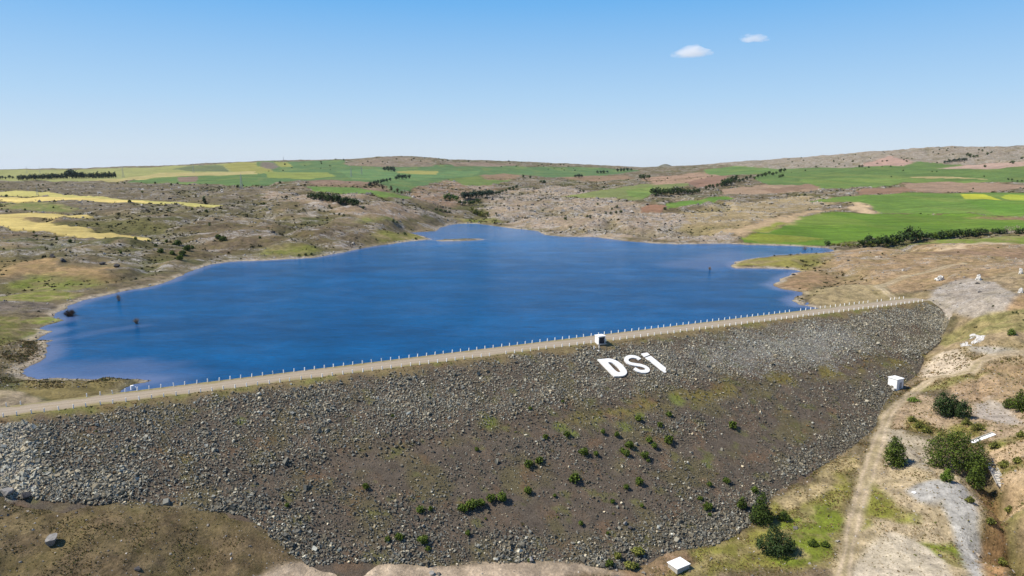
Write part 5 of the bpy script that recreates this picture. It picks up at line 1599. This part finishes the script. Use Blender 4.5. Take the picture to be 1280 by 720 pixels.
Dout = [fc(*p_) for p_ in ((131, 403), (200, 390), (262, 393), (325, 415), (375, 450), (412, 495), (430, 530), (415, 558), (370, 572), (300, 572))]
Dout = [Dout[0]] + smooth(Dout[1:], 1)[1:-3] + [Dout[-2], Dout[-1]]
Dhole = smooth([fc(*p_) for p_ in ((232, 430), (272, 432), (318, 462), (360, 508), (366, 528), (332, 532), (292, 496), (255, 455))], 1)
letter('concrete_letter', 'big white letter D lying on stony dam face, first of three', [(Dout, Dhole)])
ctr = [(556, 402), (525, 380), (470, 370), (424, 386), (418, 414), (450, 442), (510, 454), (570, 462), (622, 482), (638, 508), (610, 524), (552, 522), (500, 492)]
cw = [24, 24, 24, 24, 25, 25, 25, 25, 25, 25, 24, 23, 22]
cc_ = np.array([fc(*p_) for p_ in ctr])
# centre line to a ribbon of even width
cc_ = np.concatenate([[cc_[0]], [cc_[i] * .75 + cc_[i + 1] * .25 if k == 0 else cc_[i] * .25 + cc_[i + 1] * .75 for i in range(len(cc_) - 1) for k in (0, 1)], [cc_[-1]]])
tg = np.gradient(cc_, axis=0); tg /= np.linalg.norm(tg, axis=1)[:, None]; no = np.stack([-tg[:, 1], tg[:, 0]], 1)
wS = .62
Sout = [tuple(p_) for p_ in cc_ + no * wS] + [tuple(p_) for p_ in (cc_ - no * wS)[::-1]]
letter('concrete_letter', 'big white letter S lying on dam face between two others', [(Sout, None)], ribbon=True)
Istem = [fc(*p_) for p_ in ((608, 386), (664, 366), (740, 428), (818, 490), (812, 512), (822, 530), (806, 536), (772, 516), (690, 450))]
Idot = [fc(*p_) for p_ in ((566, 346), (628, 334), (656, 356), (600, 378))]
letter('concrete_letter', 'big white letter I with separate dot, last of three on face', [(Istem, None), (Idot, None)])


# boulders
def boulder(name, label, px, py, r, mat, seed, flat=.75, k=1):
    p = hit(px, py)
    bm = bmesh.new(); bmesh.ops.create_icosphere(bm, subdivisions=3, radius=1)
    g = np.random.default_rng(seed); planes = g.normal(size=(9, 3)); planes /= np.linalg.norm(planes, axis=1)[:, None]; dd2 = g.uniform(.35, .72, 9)
    for v in bm.verts:
        q_ = np.array(v.co)
        for n_, d_2 in zip(planes, dd2):
            e = q_ @ n_ - d_2
            if e > 0: q_ = q_ - n_ * e * .97
        q_ = q_ * (1 + g.normal(0, .025))
        v.co = (q_[0] * r, q_[1] * r, q_[2] * r * flat)
    o = bm_obj(name, bm, mat, None, p + np.array([0, 0, r * flat * .45]), g.uniform(0, 6))
    tag(o, label, 'boulder')
boulder('boulder', 'big pale boulder alone on brown grass at lower left', 66, 679, 1.25, M_ROCKL, 3, .95)
boulder('boulder', 'pale boulder half buried at left edge under the white stones', 8, 617, 1.2, M_ROCKL, 4, .7)
boulder('boulder', 'dark flat boulder right of left edge boulder under white stones', 31, 622, 1.1, M_ROCKD, 5, .6)
boulder('boulder', 'upper grey boulder of a pair low on the dam face', 781, 655, .6, M_ROCKL, 6)
boulder('boulder', 'lower grey boulder of a pair low on the dam face', 787, 661, .6, M_ROCKD, 7)
boulder('boulder', 'flat grey boulder in grass at the lower left below slope', 171, 712, .8, M_ROCKD, 8, .5)
boulder('boulder', 'small pale boulder on the sandy path at bottom centre', 540, 717, .55, M_ROCKL, 9)
boulder('boulder', 'long pale stone at the foot of dam above path', 664, 700, .8, M_ROCKL, 10, .6)
boulder('boulder', 'white stone beside the dirt track above the gravel strip', 1143, 617, .6, M_WHITE, 11, .5)
for k, (x, y, lb) in enumerate(((66, 322, 'left jagged black and white rock above the left meadow'), (79, 327, 'right jagged black and white rock above the left meadow'), (128, 331, 'dark rock on slope between two black rock groups'), (147, 334, 'dark rock nearest the left shore below scrub'))):
    boulder('rock_outcrop', lb, x, y, 1.7, M_ROCKD, 20 + k, .8)

# whitewashed cairns on the right hill
def cairn(px, py, hpx, label, spread):
    p = hit(px, py); h = hpx * depth(p) / F
    g = np.random.default_rng(int(px)); n_ = 26
    z = g.uniform(0, 1, n_) ** 1.3; an = g.uniform(0, 6.28, n_); rr = (1 - z) * h * .38 * spread * g.uniform(.3, 1, n_)
    pos = np.stack([np.cos(an) * rr - (1 - z) * .15 * h * (spread - 1), np.sin(an) * rr, z * h * .85], 1)
    gl = np.random.default_rng
    o = obj('white_cairn', stones('white_cairn', pos, np.full(n_, h * .22), np.tile(alb((232, 228, 220)), (n_, 1)), M_STONE, .8), loc=p)
    tag(o, label, 'cairn')
cairn(1176, 350, 7, 'white heap with spilled foot on right hill, leftmost of the heaps', 2.0)
cairn(1223, 350, 7, 'compact white pointed heap in the middle of right hill', 1.2)
cairn(1275.5, 342, 6.5, 'thin white upright marker highest at the right edge', .6)
cairn(1275.5, 366, 6, 'white heap at the right edge below the thin marker', 1.1)
poly = plan([(1199, 431), (1207, 428), (1214, 426), (1212, 417), (1222, 420), (1231, 420), (1229, 426), (1220, 431), (1208, 433)])
px_ = rng.uniform(poly[:, 0].min(), poly[:, 0].max(), 2600); py_ = rng.uniform(poly[:, 1].min(), poly[:, 1].max(), 2600)
m = in_poly(px_, py_, poly) & (fbm(px_, py_, 2.5, 2, 300) > -.25)
pp = np.stack([px_[m], py_[m], ground(px_[m], py_[m]) + .05], 1)
tag(obj('white_rubble', stones('white_rubble', pp, rng.uniform(.1, .26, len(pp)), np.tile(alb((232, 228, 222)), (len(pp), 1)), M_STONE)), 'patch of bright white rubble on slope beyond the valve house', None, None, 'stuff')


# bare bushes in and beside the water
def bare_bush(name, label, cat, px, py, wpx, hpx, mat, n, seed, p=None):
    p = at_z(px, py, 0) if p is None else p
    k = depth(p) / F; w = wpx * k / 2; h = hpx * k
    g = np.random.default_rng(seed); segs = []
    for i in range(n):
        a = g.uniform(0, 6.28); e = g.uniform(.2, 1); r_1 = w * e
        tip = np.array([math.cos(a) * r_1, math.sin(a) * r_1, h * g.uniform(.6, 1.05) * math.sqrt(max(.1, 1 - .6 * e * e))])
        st = np.array([math.cos(a) * r_1 * .15, math.sin(a) * r_1 * .15, -.3]); mid = (st + tip) / 2 + g.normal(0, .08, 3) * h
        segs += [(st, mid, .055, .04), (mid, tip, .04, .015)]
        for b in range(2):
            q_ = mid + (tip - mid) * g.uniform(.1, .7); segs.append((q_, q_ + g.normal(0, .22, 3) * h + np.array([0, 0, .12 * h]), .03, .012))
    V, Fq = tubes(segs, 3)
    tag(obj(name, np_mesh(name, V, Fq, None, False, [mat]), loc=p), label, cat)
bare_bush('bare_bush', 'drowned pale bare bush in the water off the left shore', 'bush', 148, 376, 7, 9, M_TWIG, 34, 1)
bare_bush('bare_bush', 'pale bare bush standing alone in the open water', 'bush', 171, 404.5, 8, 8, M_TWIG, 40, 2)
bare_bush('bare_bush', 'dense dark round bush in the water beside left shore', 'bush', 87.5, 395, 16, 8, M_DARKTWIG, 190, 3)
bare_bush('dead_tree', 'black dead branching tree on the shore left of the inlet', 'tree', 439, 309, 24, 12, M_DARKTWIG, 26, 4, hit(439, 309))
bare_bush('bare_bush', 'reddish bare bush at the edge of the right hand inlet', 'bush', 1006, 312, 9, 5, M_TWIG, 40, 5)
bare_bush('bare_bush', 'small reddish bare bush off the yellow peninsula tip', 'bush', 887, 337, 4, 4, M_TWIG, 40, 6)
for x, y, lb in ((978, 308, 'thin white stake left on the far right shore'), (1195, 349, 'thin white stake on the right hill track')):
    pass


# power pylons along the plateau
def pylon(px, py, hpx, label):
    p = hit(px, py); h = hpx * depth(p) / F
    segs = []; w = h * .09
    for sx in (-1, 1):
        for sy in (-1, 1):
            segs.append(((sx * w, sy * w, -1), (sx * w * .25, sy * w * .25, h * .72), .14, .10)); segs.append(((sx * w * .25, sy * w * .25, h * .72), (0, 0, h), .10, .06))
    for k in range(7):
        z0, z1 = h * .72 * k / 7, h * .72 * (k + 1) / 7
        w0, w1 = w * (1 - .75 * k / 7), w * (1 - .75 * (k + 1) / 7)
        for s_ in (-1, 1):
            segs += [((-w0, s_ * w0, z0), (w1, s_ * w1, z1), .06, .06), ((w0, s_ * w0, z0), (-w1, s_ * w1, z1), .06, .06), ((s_ * w0, -w0, z0), (s_ * w1, w1, z1), .06, .06)]
    o = obj('power_pylon', None, loc=p, rz=.6)
    V, Fq = tubes(segs, 4); obj('mast', np_mesh('mast', V, Fq, None, False, [M_STEEL]), o)
    for z in (.70, .80, .90):
        V, Fq = tubes([((-h * .14, 0, h * z), (0, 0, h * z + .02 * h), .05, .12), ((0, 0, h * z + .02 * h), (h * .14, 0, h * z), .12, .05)], 4)
        obj('crossarm', np_mesh('crossarm', V, Fq, None, False, [M_STEEL]), o)
    tag(o, label, 'pylon')
for px, py, h, lb in ((34, 217, 9, 'thin grey pylon behind the left end of long wood'), (50, 217, 9, 'thin grey pylon behind the middle of long wood'), (154, 222, 14, 'tall grey lattice pylon right of the long wood'), (242, 216, 12, 'grey lattice pylon on pale strip before the skyline rise'),
                      (302, 236, 19, 'tallest grey lattice pylon at right edge of green strip'), (47, 244, 13, 'grey lattice pylon in front of the long wood'), (354.5, 202, 6, 'tiny pylon on the skyline left of the brown hilltop'), (439, 221, 12, 'left of two pale pylons in middle green fields'), (452, 218, 10, 'right of two pale pylons in middle green fields')):
    pylon(px, py, h, lb)

# ------------------------------------------------------------------ members of small groups told apart by their place in the row
ORD = 'leftmost second third fourth fifth sixth seventh eighth ninth tenth eleventh twelfth thirteenth fourteenth fifteenth sixteenth seventeenth eighteenth nineteenth twentieth twenty-first twenty-second twenty-third twenty-fourth'.split()
by = {}
for o in COL.objects:
    if o.parent is None and o.get('group') and o.get('label'): by.setdefault((o['group'], o['label']), []).append(o)
for (gp, lb), os_ in by.items():
    if not 1 < len(os_) <= 24 or o.get('category') == 'post': continue
    os_.sort(key=lambda o: to_px(np.array(o.location))[0])
    for k, o in enumerate(os_):
        w = 'leftmost' if k == 0 else 'rightmost' if k == len(os_) - 1 else ORD[k] + ' from left'
        o['label'] = lb + ', ' + w

# ------------------------------------------------------------------ two small clouds
def cloud(px, py, wpx, hpx, label, lob, seed):
    d = ray(px, py); d = d / math.hypot(d[0], d[1]); c = CAM + d * 6500
    k = 6500 / F * math.hypot(ray(px, py)[0], 1)
    w = wpx * k / 2; h = hpx * k / 2
    bm = bmesh.new()
    for a, b, z, r1, r2 in lob:
        r_2 = bmesh.ops.create_icosphere(bm, subdivisions=3, radius=1)
        for v in r_2['verts']:
            v.co = (a * w + v.co.x * r1 * w, b * w + v.co.y * r1 * w, z * h + v.co.z * r2 * h)
    me = bpy.data.meshes.new('cloud'); bm.to_mesh(me); bm.free()
    o = obj('cloud', me, loc=c, rz=-math.atan2(d[0], d[1]))
    md = o.modifiers.new('one_body', 'REMESH'); md.mode = 'VOXEL'; md.voxel_size = w / 16
    t = NT('cloud_vapour_%d' % seed); t.t.nodes.remove(t.b)
    v = t.new('ShaderNodeVolumePrincipled'); v.inputs['Color'].default_value = (1, .98, .97, 1); v.inputs['Anisotropy'].default_value = 0.0
    # density fades from the middle of the puff to its ragged edge
    mp = t.new('ShaderNodeMapping'); mp.inputs['Scale'].default_value = (1 / w, 1 / w, 1 / h); t.link(t.pos, mp.inputs[0])
    sx = t.new('ShaderNodeSeparateXYZ'); t.link(mp.outputs[0], sx.inputs[0])
    zz = t.math('ADD', sx.outputs[2], .50); zf = t.math('MAXIMUM', t.math('MULTIPLY', zz, .68), t.math('MULTIPLY', zz, -3.2))
    cx = t.new('ShaderNodeCombineXYZ'); t.link(sx.outputs[0], cx.inputs[0]); t.link(sx.outputs[1], cx.inputs[1]); t.link(zf, cx.inputs[2])
    ln = t.new('ShaderNodeVectorMath'); ln.operation = 'LENGTH'; t.link(cx.outputs[0], ln.inputs[0])
    nz = t.noise(2.2, 5, .62, vec=mp.outputs[0]); 
    e = t.math('SUBTRACT', t.math('ADD', .95, t.math('MULTIPLY', t.math('SUBTRACT', nz, .5), 1.9)), ln.outputs['Value'])
    t.link(t.mapr(e, 0.0, .6, 0, .008), v.inputs['Density'])
    t.link(v.outputs[0], t.out.inputs['Volume'])
    me.materials.append(t.m)
    tag(o, label, 'cloud')
cloud(865, 62.5, 52, 19, 'larger white puff of cloud, lower of the two', [(0, 0, -.2, .62, .7), (-.5, 0, -.45, .45, .5), (.5, .1, -.4, .45, .55), (.02, .1, .25, .34, .6)], 1)
cloud(942, 47.5, 35, 12, 'smaller flat white puff of cloud, higher of the two', [(-.3, 0, .05, .6, .75), (.3, 0, .0, .5, .7), (.65, .1, -.4, .35, .5)], 2)

# ------------------------------------------------------------------ thin haze over the land
HAZE = True
if HAZE:
    bm = bmesh.new()
    lo = float(GZ.min()) - 1.0; hi = float(GZ.max()) + 6.0
    box_bm(bm, (0, 0, (lo + hi) / 2), (17000, 17000, hi - lo))
    ho = bm_obj('haze', bm, M_WHITE)
    ho.data.materials.clear()
    hm = bpy.data.materials.new('haze'); hm.use_nodes = True
    for n_ in list(hm.node_tree.nodes): hm.node_tree.nodes.remove(n_)
    out = hm.node_tree.nodes.new('ShaderNodeOutputMaterial'); pv = hm.node_tree.nodes.new('ShaderNodeVolumePrincipled')
    pv.inputs['Color'].default_value = (.82, .9, 1, 1); pv.inputs['Density'].default_value = .5 / 30000; pv.inputs['Anisotropy'].default_value = .2
    hm.node_tree.links.new(pv.outputs[0], out.inputs['Volume'])
    ho.data.materials.append(hm)
    tag(ho, 'thin pale haze over the far hills', None, None, 'stuff')
